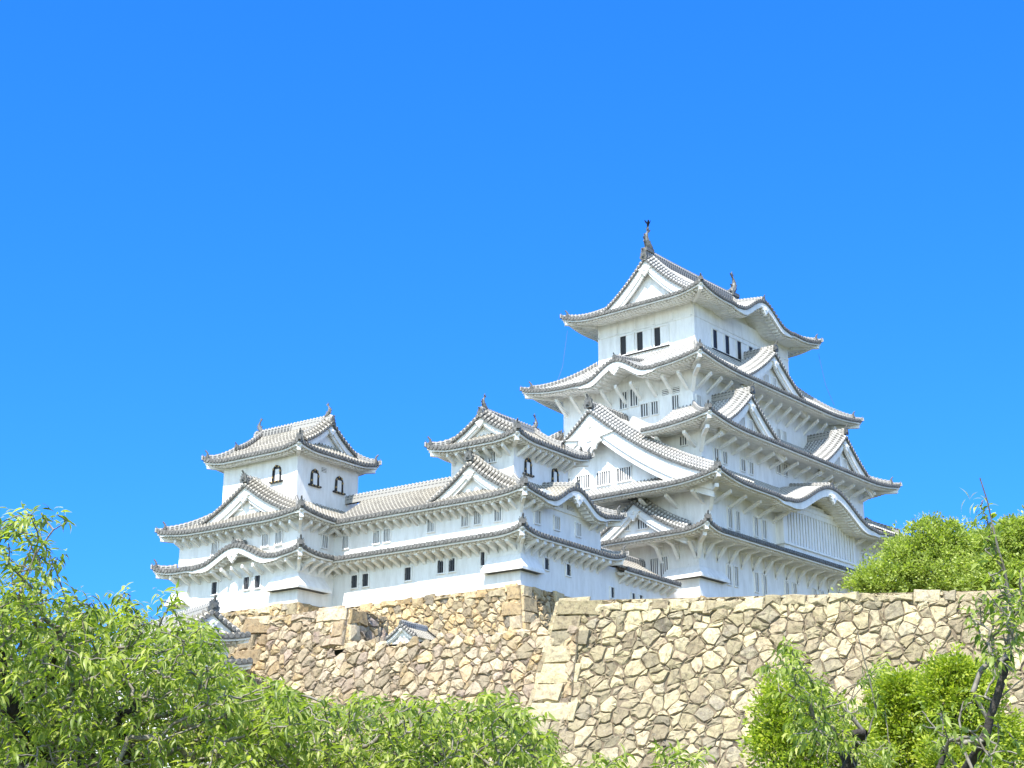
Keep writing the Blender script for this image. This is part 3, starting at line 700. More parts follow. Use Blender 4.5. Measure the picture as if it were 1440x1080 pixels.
# ------------------------------------------------------------------ small keeps and corridors (turned by TH about PV)
TH = .06; PV = (75., 65.)
def loc(x, y):
    c, s = math.cos(TH), math.sin(TH); dx, dy = x-PV[0], y-PV[1]
    return (PV[0]+c*dx-s*dy, PV[1]+s*dx+c*dy)
TG = 'tile_grey'
KC = (74.62, 61.48); IC = (71.74, 77.48); ZB = 16.9
def small_keep(name, C, lab):
    p = loc(*C); return empty(name, (p[0], p[1], ZB), TH, lab, 'castle keep')
kk = small_keep('small_keep', KC, 'three-roofed white small keep in the middle, its arched windows just left of the tall keep')
K1 = Skirt(4.03, 3.48, 2.75, 2.2, 26.05, .75, .36); K2 = Skirt(5.35, 4.98, 2.93, 2.38, 22.2, 1.55, .36); K3 = Skirt(5.56, 4.93, 4.25, 3.88, 19.8, .32, .36); K2.flat = K3.flat = True
for hx, hy, z0, z1 in ((4.3, 3.85, ZB-.1, 20.6), (4.25, 3.88, 20.0, 22.4), (2.93, 2.38, 22.4, 26.2)): wall_box(kk, hx, hy, z0, z1)
full_roof(kk, K1, TG, {})
for sd in 'WE': gable(kk, sd, 0, 2.2, 26.78, 28.15, 3.2, 0, rec=.4, bw=.26, cc=.34, tmat=TG, kud=1, onis=0, pend=.5, ext=.15)
m = MB(); ridge_bar(m, [(-3.2, 0, 28.15), (3.2, 0, 28.15)], .16, .38); m.build('main_ridge', 'ridge', kk)
for sx in (-1, 1): shachi(kk, (sx*2.8, 0, 28.45), 0 if sx < 0 else math.pi, .62)
oni(kk, (-3.2, 0, 28.05), 'W', .8)
# second tier: west, south and east sides; the west eave runs on as the corridor roof
full_roof(kk, K2, TG, {'S': dict(bumps=[(.15, 2.9, 1.12)], board_extra=.26), 'N': dict(cuts=[(-9, 9)]), 'W': dict(smin=-2.4)}, hips=((-1, -1), (1, -1), (1, 1)))
gable(kk, 'W', 0, 3.25, 22.85, 24.95, 4.25, 1.5, rec=.4, bw=.36, cc=.34, tmat=TG, kud=1, pend=.62, onis=1)
full_roof(kk, K3, TG, {'N': dict(cuts=[(-9, 9)]), 'W': dict(smin=-4.93)}, hips=((-1, -1), (1, -1)))
KX = lambda x: x-KC[0]; KY = lambda y: KC[1]-y
for y in (64.3, 61.7, 60.75, 59.25): window(kk, 'W', KY(y), 21.3, .48, .8, 4.25, 3, 'white')
for y in (63.45, 62.6): window(kk, 'W', KY(y), 18.65, .46, .78, 4.3, 2, 'dark')
window(kk, 'W', KY(60.3), 18.75, .3, .8, 4.3, 1, 'dark')
for x in (71.95, 74.0, 76.3): window(kk, 'S', KX(x), 21.2, .5, .78, 3.88, 2, 'white')
for x in (72.9, 75.2): window(kk, 'S', KX(x), 18.55, .44, .68, 3.85, 2, 'dark')
vent(kk, 'S', -.5, 22.35, .8, .25, 4.0); vent(kk, 'S', .75, 22.35, .8, .25, 4.0)
q = MB(); q.box(-2.2, 2.5, -4.0, -3.6, 22.0, 23.0); q.build('tympanum', 'plaster', kk)
window(kk, 'W', -.2+1.0, 25.3, .5, .62, 2.93, 2, 'white')
arch_window(kk, 'S', -1.5, 24.75, .55, .95, 2.38); arch_window(kk, 'S', 1.4, 24.75, .55, .95, 2.38)
vent(kk, 'S', -.35, 25.55, .45, .25, 2.38)
corner_strut(kk, 4.25, 3.88, 21.9, .6, .8, .09); corner_strut(kk, 4.3, 3.85, 19.5, .6, .8, .09)
stone_drop(kk, 4.3, 3.85, 2.3, 1.6, 18.75, 17.95, .45)
struts(kk, 'W', -3.9, 3.5, .62, 21.85, 4.25, .7, .36); struts(kk, 'S', -3.9, 3.9, .85, 21.85, 3.88, .7, .36, skip=((-2.4, 2.6),))
struts(kk, 'W', -3.9, 3.5, .66, 19.45, 4.3, .8, .30, 1); struts(kk, 'S', -3.9, 3.9, .75, 19.45, 3.85, .85, .42, 1)
struts(kk, 'S', -2.5, 2.5, .62, 25.7, 2.38, .8, .45); struts(kk, 'W', -2.1, 2.1, .7, 25.7, 2.93, .8, .45)
rel(kk)

ik = small_keep('small_keep', IC, 'leftmost three-roofed white small keep, above the left end of the terrace wall')
I1 = Skirt(3.92, 4.35, 2.35, 3.05, 27.25, 1.0, .36); I2 = Skirt(5.65, 6.46, 2.95, 3.35, 22.28, 1.7, .36); I3 = Skirt(5.73, 6.55, 4.6, 5.4, 19.85, .36, .36)
for hx, hy, z0, z1 in ((4.6, 5.38, ZB-.1, 20.6), (4.6, 5.36, 20.0, 22.5), (2.95, 3.35, 22.4, 27.4)): wall_box(ik, hx, hy, z0, z1)
full_roof(ik, I1, TG, {})
for sd in 'SN': gable(ik, sd, 0, 2.3, 28.2, 29.85, 3.55, 0, rec=.4, bw=.30, cc=.34, tmat=TG, kud=2, onis=0, pend=.5, ext=.15)
m = MB(); ridge_bar(m, [(0, -3.6, 29.88), (0, 0, 29.82), (0, 3.6, 29.88)], .16, .38); m.build('main_ridge', 'ridge', ik)
for sy in (-1, 1): shachi(ik, (0, sy*3.2, 30.15), -sy*math.pi/2, .62)
oni(ik, (0, -3.6, 29.75), 'S', .8)
full_roof(ik, I2, TG, {})
gable(ik, 'W', .05, 4.45, 23.0, 25.35, 4.35, 2.0, rec=.4, bw=.42, cc=.34, tmat=TG, kud=1, pend=.7, onis=1, lattice=[(-.75, 23.9, .5, .42, 3), (.55, 23.9, .5, .42, 3)])
full_roof(ik, I3, TG, {'W': dict(bumps=[(.75, 3.3, 1.0)], board_extra=.28)})
IX = lambda x: x-IC[0]; IY = lambda y: IC[1]-y
for y in (79.5, 75.0, 73.85): window(ik, 'W', IY(y), 21.15, .5, .8, 4.6, 3, 'white')
window(ik, 'S', IX(69.4), 21.1, .5, .8, 5.36, 2, 'white')
for y in (79.3, 76.45, 75.5): window(ik, 'W', IY(y), 18.58, .46, .78, 4.6, 2, 'dark')
arch_window(ik, 'W', IY(75.9), 25.95, .62, 1.0, 2.95)
for x in (70.3, 72.65): arch_window(ik, 'S', IX(x)+.1, 25.75, .62, 1.0, 3.35)
vent(ik, 'S', IX(71.3), 26.45, .45, .3, 3.35); vent(ik, 'W', IY(78.4), 19.35, .5, .35, 4.6)
vent(ik, 'S', IX(71.0), 23.95, .5, .3, 3.35)
corner_strut(ik, 4.6, 5.36, 21.95, .6, .8, .09); corner_strut(ik, 4.6, 5.38, 19.5, .6, .8, .09)
stone_drop(ik, 4.6, 5.38, 2.1, 2.3, 18.75, 17.95, .5)
q = MB()  # bay at the north-west corner
i = q.add([(-4.62, 5.4, 19.2), (-4.62, 4.2, 19.2), (-5.15, 5.9, 17.8), (-5.15, 4.0, 17.8), (-4.5, 5.9, 17.6), (-4.5, 4.0, 17.6)])
for f in ((0, 1, 3, 2), (2, 3, 5, 4), (1, 5, 3), (0, 2, 4)): q.face([i+k for k in f])
q.build('stone_drop', 'plaster', ik)
struts(ik, 'W', -5.1, 5.1, .8, 21.9, 4.6, .7, .36); struts(ik, 'S', -4.3, -1.4, .75, 21.9, 5.36, .7, .36)
struts(ik, 'W', -5.1, 5.1, .9, 19.5, 4.6, .9, .45); struts(ik, 'S', -4.3, -1.4, .8, 19.5, 5.38, .9, .42, 1)
rel(ik)

# two-storey corridor between the small keeps
CM = ((69.2+77.5)/2, 69.8)
p = loc(KC[0]-5.35+1.1+3.2, (65.36+72.1)/2)
cor = empty('corridor_wing', (p[0], p[1], ZB), TH, 'long white two-storey wing with grey tiled roof joining the two small keeps', 'castle wing')
CX, CY = KC[0]-5.35+1.1+3.2, (65.36+72.1)/2; HLc = (72.1-65.36)/2
q = MB(); q.box(-3.22, 3.2, -HLc-.05, HLc+.05, ZB-.1, 22.4); q.build('wall', 'plaster', cor)
# the west eaves run from the small keep's north flank to the other keep's inner corner
yN = 72.6; y0 = 65.9
class Lean(Skirt):
    pass
cs = Skirt(4.3, 99, .0, 0, 22.2, 2.45, 0); cs2 = Skirt(4.53, 99, 3.2, 0, 19.8, .32, 0)
cs.dims = lambda side: (99, 4.3, 4.3, .01); cs2.dims = lambda side: (99, 4.53, 1.33, .01)
for sd, a, b in (('W', CY-yN, CY-66.42), ('E', 66.42-CY, yN-CY)):
    roof_side(cor, cs, sd, tmat=TG, smin=a if sd == 'W' else 63.88-CY, smax=CY-63.88 if sd == 'W' else b); roof_side(cor, cs2, sd, tmat=TG, smin=a-.4, smax=b)
m = MB(); ridge_bar(m, [(0, 63.2-CY, 24.7), (0, 75.0-CY, 24.7)], .15, .42); m.build('main_ridge', 'ridge', cor)
q = MB(); q.add([(-4.2, 63.6-CY, 22.2)]);
for y in (71.15, 68.6, 67.75, ): window(cor, 'W', CY-y, 21.1, .48, .8, 3.22, 3, 'white')
for y in (70.3, 69.4, 66.0): window(cor, 'W', CY-y, 18.5, .48, .78, 3.22, 2, 'dark')
struts(cor, 'W', -HLc+.6, HLc+.05, .66, 21.85, 3.2, .7, .36); struts(cor, 'W', -HLc+.6, HLc, .7, 19.45, 3.2, .85, .30, 1)
rel(cor)

# low wing between the small keep and the main keep
p = loc(84.2, 60.4); nx = empty('link_wing', (p[0], p[1], ZB), TH, 'low white link wing with short tiled eave squeezed between small and tall keeps', 'castle wing')
wall_box(nx, 6.2, 2.6, ZB-.1, 19.6)
ns = Skirt(99, 3.5, 0, 0, 19.45, 1.8, 0); ns.dims = lambda side: (99, 3.5, 3.5, .01)
roof_side(nx, ns, 'S', tmat=TG, smin=-3.4, smax=3.3); roof_side(nx, ns, 'N', tmat=TG, smin=-3.3, smax=3.4)
m = MB(); ridge_bar(m, [(-3.4, 0, 21.3), (4.4, 0, 21.3)], .15, .35); m.build('main_ridge', 'ridge', nx)
for x in (-3.85, -1.35, -.45): window(nx, 'S', x, 17.95, .36, .65, 2.6, 2, 'dark')
struts(nx, 'S', -2.9, 3.0, .85, 19.15, 2.6, .7, .4)
rel(nx)

# ------------------------------------------------------------------ stone walls
def rubble(U, H, rmax, rmin, seed, top_pad=0.):
    "power-diagram tessellation of [0,U]x[0,H] into unequal convex stones"
    rg = np.random.RandomState(seed); pts = []; rad = []
    cell = rmax*2; grid = {}
    def near(x, y):
        gx, gy = int(x/cell), int(y/cell)
        for i in range(gx-1, gx+2):
            for j in range(gy-1, gy+2):
                for k in grid.get((i, j), ()): yield k
    area = U*H
    for r, tries in ((rmax, area/rmax**2*2.2), (rmax*.74, area/rmax**2*5), (rmax*.52, area/rmax**2*9), ((rmax*.52+rmin)/2, area/rmax**2*16), (rmin, area/rmax**2*24)):
        for _ in range(int(tries)):
            x, y = rg.uniform(-.3, U+.3), rg.uniform(-.3, H+.3); rr = r*rg.uniform(.85, 1.12)
            ok = True
            for k in near(x, y):
                dx, dy = (x-pts[k][0])*.86, (y-pts[k][1])*1.12
                if dx*dx+dy*dy < (rr+rad[k])**2*.34: ok = False; break
            if ok:
                grid.setdefault((int(x/cell), int(y/cell)), []).append(len(pts)); pts.append((x, y)); rad.append(rr)
    out = []
    for i, (x, y) in enumerate(pts):
        R_ = cell*1.5; poly = [(max(0, x-R_), max(0, y-R_)), (min(U, x+R_), max(0, y-R_)), (min(U, x+R_), min(H, y+R_)), (max(0, x-R_), min(H, y+R_))]
        gx, gy = int(x/cell), int(y/cell); nb = [k for a in range(gx-2, gx+3) for b in range(gy-2, gy+3) for k in grid.get((a, b), ()) if k != i]
        nb.sort(key=lambda k: (pts[k][0]-x)**2+(pts[k][1]-y)**2)
        for k in nb[:34]:
            px, py = pts[k]; nx_, ny_ = px-x, py-y; c = (px*px+py*py-rad[k]**2-(x*x+y*y-rad[i]**2))/2
            new = []; n = len(poly)
            for q in range(n):
                A, B = poly[q], poly[(q+1) % n]; da = A[0]*nx_+A[1]*ny_-c; db = B[0]*nx_+B[1]*ny_-c
                if da <= 0: new.append(A)
                if da*db < 0: t = da/(da-db); new.append((A[0]+(B[0]-A[0])*t, A[1]+(B[1]-A[1])*t))
            poly = new
            if len(poly) < 3: break
        if len(poly) >= 3: out.append((poly, rad[i]))
    return out
def inset(poly, g):
    cx = sum(p[0] for p in poly)/len(poly); cy = sum(p[1] for p in poly)/len(poly)
    out = []
    for x, y in poly:
        d = math.hypot(x-cx, y-cy)+1e-6; k = max(.15, (d-g)/d); out.append((cx+(x-cx)*k, cy+(y-cy)*k))
    return out, (cx, cy)
def wall_face(mb, P0, P1, zt, H, batter, curve, rmax, rmin, seed, e0=1., e1=1., quoin=(0, 0), cope=0., tone=(0., 1.), side=1, joint=None, topvar=.12, qh=.85, skip=None):
    """one battered face of stones. P0,P1: top corners; outward normal lies to the right of P0->P1 if side=1.
    batter: outward offset per metre of depth, growing by curve; e0,e1: widening at the two corners"""
    rg = random.Random(seed); P0 = np.array([*P0, 0.]); P1 = np.array([*P1, 0.]); D = P1-P0; U = np.linalg.norm(D); D /= U
    Nn = np.array([D[1], -D[0], 0])*side
    off = lambda w: batter*w+curve*w*w
    def X(u, w_, h):
        o = off(w_); uu = -e0*o+(U+(e0+e1)*o)*(u/U)
        return P0+D*uu+Nn*(o+h)+np.array([0, 0, zt-w_])
    def stone(poly, hh, gap=.035, tint=None, bev=.07, lift=0.):
        base, c = inset(poly, gap); n = len(poly); ex = [rg.random()**4*.11 for _ in poly]
        def ins(g): return [((p[0]-c[0])*max(.2, 1-(g+e_)/(math.hypot(p[0]-c[0], p[1]-c[1])+1e-6))+c[0], (p[1]-c[1])*max(.2, 1-(g+e_)/(math.hypot(p[0]-c[0], p[1]-c[1])+1e-6))+c[1]) for p, e_ in zip(poly, ex)]
        sh = ins(gap+.008); tp = ins(gap+bev)
        tx, ty = rg.uniform(-.11, .11), rg.uniform(-.14, .08)
        f = lambda p: (p[0]-c[0])*tx+(p[1]-c[1])*ty
        r0 = [X(p[0], p[1], -.10+lift) for p in base]; r1 = [X(p[0], p[1], hh*.55-.02+f(p)*.7+lift) for p in sh]; r2 = [X(p[0], p[1], hh+f(p)+rg.uniform(-.05, .05)+lift) for p in tp]
        t = tint or (rg.uniform(*tone), rg.random(), min(1, c[1]/13)*(.6+.8*(.5+.5*math.sin(c[0]*.5+c[1]*.4+seed))))
        b = mb.add(r0+r1+r2+[X(c[0], c[1], hh+rg.uniform(0, .05)+lift)])
        for k in range(n):
            k2 = (k+1) % n
            mb.face((b+k, b+k2, b+n+k2, b+n+k), None, t); mb.face((b+n+k, b+n+k2, b+2*n+k2, b+2*n+k), None, t); mb.face((b+2*n+k, b+2*n+k2, b+3*n), None, t)
    ph = [rg.uniform(0, 6.28) for _ in range(8)]; fr = [rg.uniform(1.1, 3.4)/max(.5, rmax*1.4) for _ in range(8)]
    def warp(p):
        x, y = p; k = min(1, x/.6, (U-x)/.6, y/.5+.0, (H-y)/.5); k = max(0, k)*rmax*.16
        return (x+k*(math.sin(x*fr[0]+y*fr[1]+ph[0])+math.sin(-x*fr[2]+y*fr[3]+ph[1])), y+k*(math.sin(x*fr[4]+y*fr[5]+ph[2])+math.sin(x*fr[6]-y*fr[7]+ph[3])))
    def blob(poly):   # add midpoints so stones are not straight-edged
        out = []
        for i in range(len(poly)):
            A, B = poly[i], poly[(i+1) % len(poly)]; out.append(A); L = math.hypot(B[0]-A[0], B[1]-A[1])
            if L > .35: out.append(((A[0]+B[0])/2, (A[1]+B[1])/2))
        return [warp(p) for p in out]
    for poly, r in rubble(U, H, rmax, rmin, seed):
        if skip and skip(sum(p[0] for p in poly)/len(poly), sum(p[1] for p in poly)/len(poly)): continue
        stone(blob(poly), .015+.07*min(1, r/rmax)*rg.uniform(.2, 1.4), gap=.004+.012*rg.random()**3, bev=.03+.05*rg.random())
    if cope:
        u = 0
        while u < U:
            l = rg.uniform(.6, 1.7); l = min(l, U-u); a = rg.uniform(-topvar*1.2, topvar*1.1); h = cope*rg.uniform(.65, 1.5)
            if l > .3: stone([(u, a), (u+l*.5, a+rg.uniform(-.04, .04)), (u+l, a+rg.uniform(-.06, .06)), (u+l, h+rg.uniform(-.05, .05)), (u+l*.5, h), (u, h+rg.uniform(-.05, .05))], .09, .012, lift=.03)
            u += l
    for e, on in enumerate(quoin):
        if not on: continue
        w_ = 0; k = 0
        while w_ < H-.2:
            h = qh*rg.uniform(.85, 1.2); l = (1.65 if (k+e+seed) % 2 else 1.0)*rg.uniform(.85, 1.1)*on
            a, b = (0, l) if e == 0 else (U-l, U)
            stone([(a, w_), ((a+b)/2, w_), (b, w_), (b, min(H, w_+h)), ((a+b)/2, min(H, w_+h)+rg.uniform(-.03, .03)), (a, min(H, w_+h))], .09, .014, lift=.07, bev=.05)
            w_ += h; k += 1
    if joint is not None:
        for j in range(24):
            for i in range(24):
                wa, wb, ua, ub = H*j/24, H*(j+1)/24, U*i/24, U*(i+1)/24
                if not (skip and skip(ub-.01, wa-.25)): joint.quad(X(ua, wa, -.02), X(ub, wa, -.02), X(ub, wb, -.02), X(ua, wb, -.02))
def top_cap(mb, pts, z): i = mb.add([(x, y, z) for x, y in pts]); mb.face(range(i, i+len(pts)))
def xy(u, v, z): p = at(u, v, z=z); return (p[0], p[1])
# great front wall on the right
A0 = np.array(xy(785, 845, 12.5)); B0 = np.array(xy(1440, 829, 12.5)); dd = (B0-A0)/np.linalg.norm(B0-A0); nn = np.array([-dd[1], dd[0]])
B1 = A0+dd*34; back = A0-nn*(-1)*9
mb, jn = MB(), MB()
wall_face(mb, A0, B1, 12.5, 13.4, .18, .012, .40, .09, 11, 1, 0, quoin=(1.15, 0), cope=.5, tone=(0, 1), side=1, joint=jn, qh=.78)
A2 = A0+nn*9
wall_face(mb, A2, A0, 12.5, 13.4, .18, .012, .50, .13, 12, 0, 1, quoin=(0, 1.15), cope=.62, side=1, joint=jn, qh=.78)
bw = mb.build('retaining_wall', 'stone_big'); jn.build('stone_core', 'joint', bw)
tag(bw, 'great battered wall of unmortared grey and tan boulders filling the lower right of the photo', 'stone wall')
# left terrace wall
T0 = xy(348, 871, 13.3); T1 = xy(490, 855, 13.3); Tr = xy(545, 868, 13.3); L1 = xy(800, 880, 11.8)
mb, jn = MB(), MB()
T0, T1 = np.array(T0), np.array(T1); dT = (T1-T0)/np.linalg.norm(T1-T0); LT = np.linalg.norm(T1-T0); L1 = T0+dT*19.5
wall_face(mb, T0, L1, 13.3, 14.2, .17, .008, .36, .09, 21, 1, 0, quoin=(1, 0), side=1, joint=jn, qh=.8, skip=lambda u, w_: u > LT and w_ < 1.95+.12*math.sin(u*1.3))
wall_face(mb, T0, T1, 13.34, .5, .17, .008, .36, .09, 25, 1, 0, cope=.45, side=1)
wall_face(mb, T1, Tr, 13.3, 2.1, .10, 0, .42, .15, 23, 1, 0, quoin=(.75, .0), cope=.0, side=1, joint=jn, qh=.72)
wall_face(mb, (T1[0]-(T1[0]-T0[0])*.3, T1[1]-(T1[1]-T0[1])*.3), T1, 13.34, 1.9, .17, .008, .42, .15, 24, 0, 0, quoin=(0, .75), side=1, joint=None, qh=.72)
tw = mb.build('retaining_wall', 'stone_terrace'); jn.build('stone_core', 'joint', tw)
tag(tw, 'rough brown stone terrace wall rising from the cherry leaves below the two small keeps', 'stone wall')
# stone base under the small keeps
mb, jn = MB(), MB()
Z0 = ZB+.02; e = .12
cn = [(90.0, 57.65-e), (70.32-e, 57.65-e), (70.32-e, 72.1-e), (67.14-e, 72.1-e), (67.14-e, 84.0)]
cn = [loc(*c) for c in cn]
wall_face(mb, cn[4], cn[3], Z0, 5.2, .16, .012, .36, .10, 31, 0, 1, quoin=(0, .8), cope=.45, side=1, joint=jn, qh=.72)
wall_face(mb, cn[3], cn[2], Z0, 5.2, .16, .012, .42, .13, 32, 1, -1, quoin=(.8, 0), cope=.4, side=1, joint=jn, qh=.72)
wall_face(mb, cn[2], cn[1], Z0, 5.2, .16, .012, .36, .10, 33, -1, 1, quoin=(0, .95), cope=.45, side=1, joint=jn, qh=.78)
wall_face(mb, cn[1], cn[0], Z0, 5.2, .16, .012, .36, .10, 34, 1, 0, quoin=(.95, 0), cope=.45, side=1, joint=jn, qh=.78)
sb = mb.build('stone_base', 'stone_base'); jn.build('stone_core', 'joint', sb)
tag(sb, 'golden tan stone base directly beneath the two white small keeps and their wing', 'stone base')
mb, jn = MB(), MB()
kx0, ky0 = MC[0]-12.35-.15, MC[1]-7.55-.15
wall_face(mb, (kx0, ky0+15.4), (kx0, ky0), 18.75, 6.5, .2, .012, .5, .15, 41, 1, 1, quoin=(0, .9), cope=.5, side=1, joint=jn)
wall_face(mb, (kx0, ky0), (kx0+25, ky0), 18.75, 6.5, .2, .012, .5, .15, 42, 1, 1, quoin=(.9, 0), cope=.5, side=1, joint=jn)
kb = mb.build('stone_base', 'stone_base'); jn.build('stone_core', 'joint', kb)
tag(kb, 'stone footing of the tallest keep, only its top corner peeking over the great wall', 'stone base')

# ------------------------------------------------------------------ ground
q = MB(); q.quad((-3000, -3000, -1.6), (3000, -3000, -1.6), (3000, 3000, -1.6), (-3000, 3000, -1.6)); o = q.build('ground', 'grass'); tag(o, kind='structure')
q = MB(); rows = []
ang0 = math.atan2(dd[1], dd[0])
mid = A0+dd*8
for j in range(25):
    t = j/24; r = []
    for i in range(41):
        p = mid+dd*((i-18)*3.4)+nn*(-2+(-1)*t*46+4)
        r.append((p[0], p[1], -1.55+2.6*(1-t)**1.7+.12*math.sin(p[0]*.7)*math.cos(p[1]*.6)*(1-t)))
    rows.append(r)
q.grid(rows); o = q.build('slope', 'grass'); tag(o, kind='structure')
q = MB()
def poly(pts, z): i = q.add([(x, y, z) for x, y in pts]); q.face(range(i, i+len(pts)))
poly([A0, B1, B1+nn*80, A0+nn*30], 12.30); poly([T0, T1, L1, L1+np.array([25, 25.]), np.array(T0)+np.array([30, 40.])], 11.32)
o = q.build('terrace_ground', 'earth'); tag(o, kind='structure')
q = MB(); poly([(loc(67.2, 84)), loc(67.2, 72.1), loc(70.3, 72.1), loc(70.3, 57.6), loc(92, 57.6), (92, 80), (92, 95)], ZB-.12)
poly([(kx0, ky0), (kx0+25, ky0), (kx0+25, ky0+15.4), (kx0, ky0+15.4)], 18.6); o = q.build('courtyard_ground', 'earth'); tag(o, kind='structure')

# small roofs near the terrace
def little_house(name, ctr, z0, rz, hx, hy, hw, zr, lab, cat, ends='WE', tm=TG):
    r = empty(name, (ctr[0], ctr[1], z0), rz, lab, cat)
    q = MB(); q.box(-hx+.35, hx-.35, -hy+.45, hy-.45, z0, z0+hw+.1); q.build('wall', 'plaster', r)
    gable(r, 'W', 0, hy, z0+hw, z0+zr, hx, 0, rec=.3, bw=.20, cc=.3, tmat=tm, kud=0, onis=.5, pend=.3, ridge=True)
    gable(r, 'E', 0, hy, z0+hw, z0+zr, hx, 0, rec=.3, bw=.20, cc=.3, tmat=tm, kud=0, onis=.5, pend=.3, ridge=True)
    rel(r); return r
c = at(580, 897, z=11.6); c = c*1.02
gh = little_house('gatehouse', (c[0]+.3, c[1]+.2), 11.2, TH+.1, 2.1, 1.5, 1.0, 2.1, 'tiny white gable with grey tiled roof peeping over the terrace wall ledge', 'gatehouse')
gh.scale = (.55,)*3
# corner turret at the left, its ridge running away from the viewer
g = at(299, 858, dist=78); gN = at(176, 874, dist=87)
tt = empty('corner_turret', (g[0], g[1], 9.0), math.atan2(gN[1]-g[1], gN[0]-g[0])-math.pi/2, 'grey tiled turret at the far left, half hidden by cherry foliage', 'turret')
zr = g[2]; Ln = math.hypot(gN[1]-g[1], gN[0]-g[0])+3
q = MB(); q.box(-1.15, 1.15, .4, Ln, 9.0, zr-.8); q.box(-1.35, 1.35, .2, Ln, -1.6, 9.9); q.build('wall', 'plaster', tt)
ts = Skirt(1.75, 99, 0, 0, zr-1.25, 1.3, .0); ts.dims = lambda side: (99, 1.75, 1.75, .01)
for sd, a, b in (('W', -Ln, -.1), ('E', .1, Ln)): roof_side(tt, ts, sd, tmat=TG, smin=a, smax=b)
m = MB(); ridge_bar(m, [(0, -.1, zr+.05), (0, Ln, zr+.05)], .16, .35); m.build('main_ridge', 'ridge', tt)
oni(tt, (0, -.15, zr+.1), 'S', 1.0)
gable(tt, 'S', 0, 1.45, zr-1.0, zr-.05, .1, -1.2, rec=.5, bw=.3, cc=.34, tmat=TG, kud=0, onis=0, pend=.45, ridge=False)
s5 = Skirt(1.8, 2.2, 1.0, 1.4, zr-1.35, .4, .25)
e5 = empty('x', (0, 0, 0)); bpy.data.objects.remove(e5)
for o_ in (roof_side(tt, s5, 'S', tmat=TG),): o_.location = (0, 1.55, 0)
s6 = Skirt(2.0, 2.4, 1.3, 1.6, zr-2.6, .4, .25)
for sd in 'SW': o_ = roof_side(tt, s6, sd, tmat=TG); o_.location = (0, 1.8, 0)
rel(tt)

# ------------------------------------------------------------------ trees
def leaf_mesh(name, m, parent, tv, tf, pos, dr, up, scl, tint, bright, uvw=None):
    "one mesh of many leaves: template tv (x across, y along, z normal) placed at pos along dr"
    pos, dr, up = np.array(pos), np.array(dr), np.array(up); n = len(pos); k = len(tv)
    dr = dr/np.linalg.norm(dr, axis=1)[:, None]; sx = np.cross(dr, up); sx /= (np.linalg.norm(sx, axis=1)[:, None]+1e-9); nz_ = np.cross(sx, dr)
    scl = np.array(scl)[:, None, None]; tv = np.array(tv)
    V = pos[:, None, :]+scl*(tv[None, :, 0:1]*sx[:, None, :]+tv[None, :, 1:2]*dr[:, None, :]+tv[None, :, 2:3]*nz_[:, None, :])
    F_ = (np.arange(n)[:, None, None]*k+np.array(tf)[None]).reshape(-1, len(tf[0]))
    me = bpy.data.meshes.new(name); me.vertices.add(n*k); me.vertices.foreach_set('co', V.astype(np.float32).ravel())
    nf = len(F_); q = F_.shape[1]; me.loops.add(nf*q); me.loops.foreach_set('vertex_index', F_.astype(np.int32).ravel())
    me.polygons.add(nf); me.polygons.foreach_set('loop_start', np.arange(0, nf*q, q, dtype=np.int32)); me.polygons.foreach_set('loop_total', np.full(nf, q, dtype=np.int32))
    me.update(calc_edges=True)
    ca = me.color_attributes.new('tint', 'FLOAT_COLOR', 'POINT'); C4 = np.ones((n, k, 4), np.float32); C4[:, :, 0] = np.array(tint)[:, None]; C4[:, :, 1] = np.array(bright)[:, None]
    ca.data.foreach_set('color', C4.ravel()); me.materials.append(MT[m])
    o = bpy.data.objects.new(name, me); COL.objects.link(o)
    if parent: o.parent = parent
    return o
CH_V = [(0, 0, 0), (-.13, .28, .04), (0, .28, 0), (.13, .28, .04), (-.145, .55, .02), (0, .55, -.03), (.145, .55, .02), (-.075, .82, -.09), (0, .82, -.12), (.075, .82, -.09), (0, 1.1, -.27)]
CH_F = [(0, 2, 1, 1), (0, 3, 2, 2), (1, 2, 5, 4), (2, 3, 6, 5), (4, 5, 8, 7), (5, 6, 9, 8), (7, 8, 10, 10), (8, 9, 10, 10)]
CH_T = []
for f in CH_F:
    f = list(dict.fromkeys(f))
    if len(f) == 3: CH_T.append(tuple(f))
    else: CH_T += [(f[0], f[1], f[2]), (f[0], f[2], f[3])]
SM_V = [(0, 0, 0), (-.26, .5, .06), (0, 1, -.05), (.26, .5, .06)]; SM_T = [(0, 3, 1), (1, 3, 2)]
def inpoly(x, y, P):
    c = False; n = len(P); j = n-1
    for i in range(n):
        if (P[i][1] > y) != (P[j][1] > y) and x < (P[j][0]-P[i][0])*(y-P[i][1])/(P[j][1]-P[i][1])+P[i][0]: c = not c
        j = i
    return c
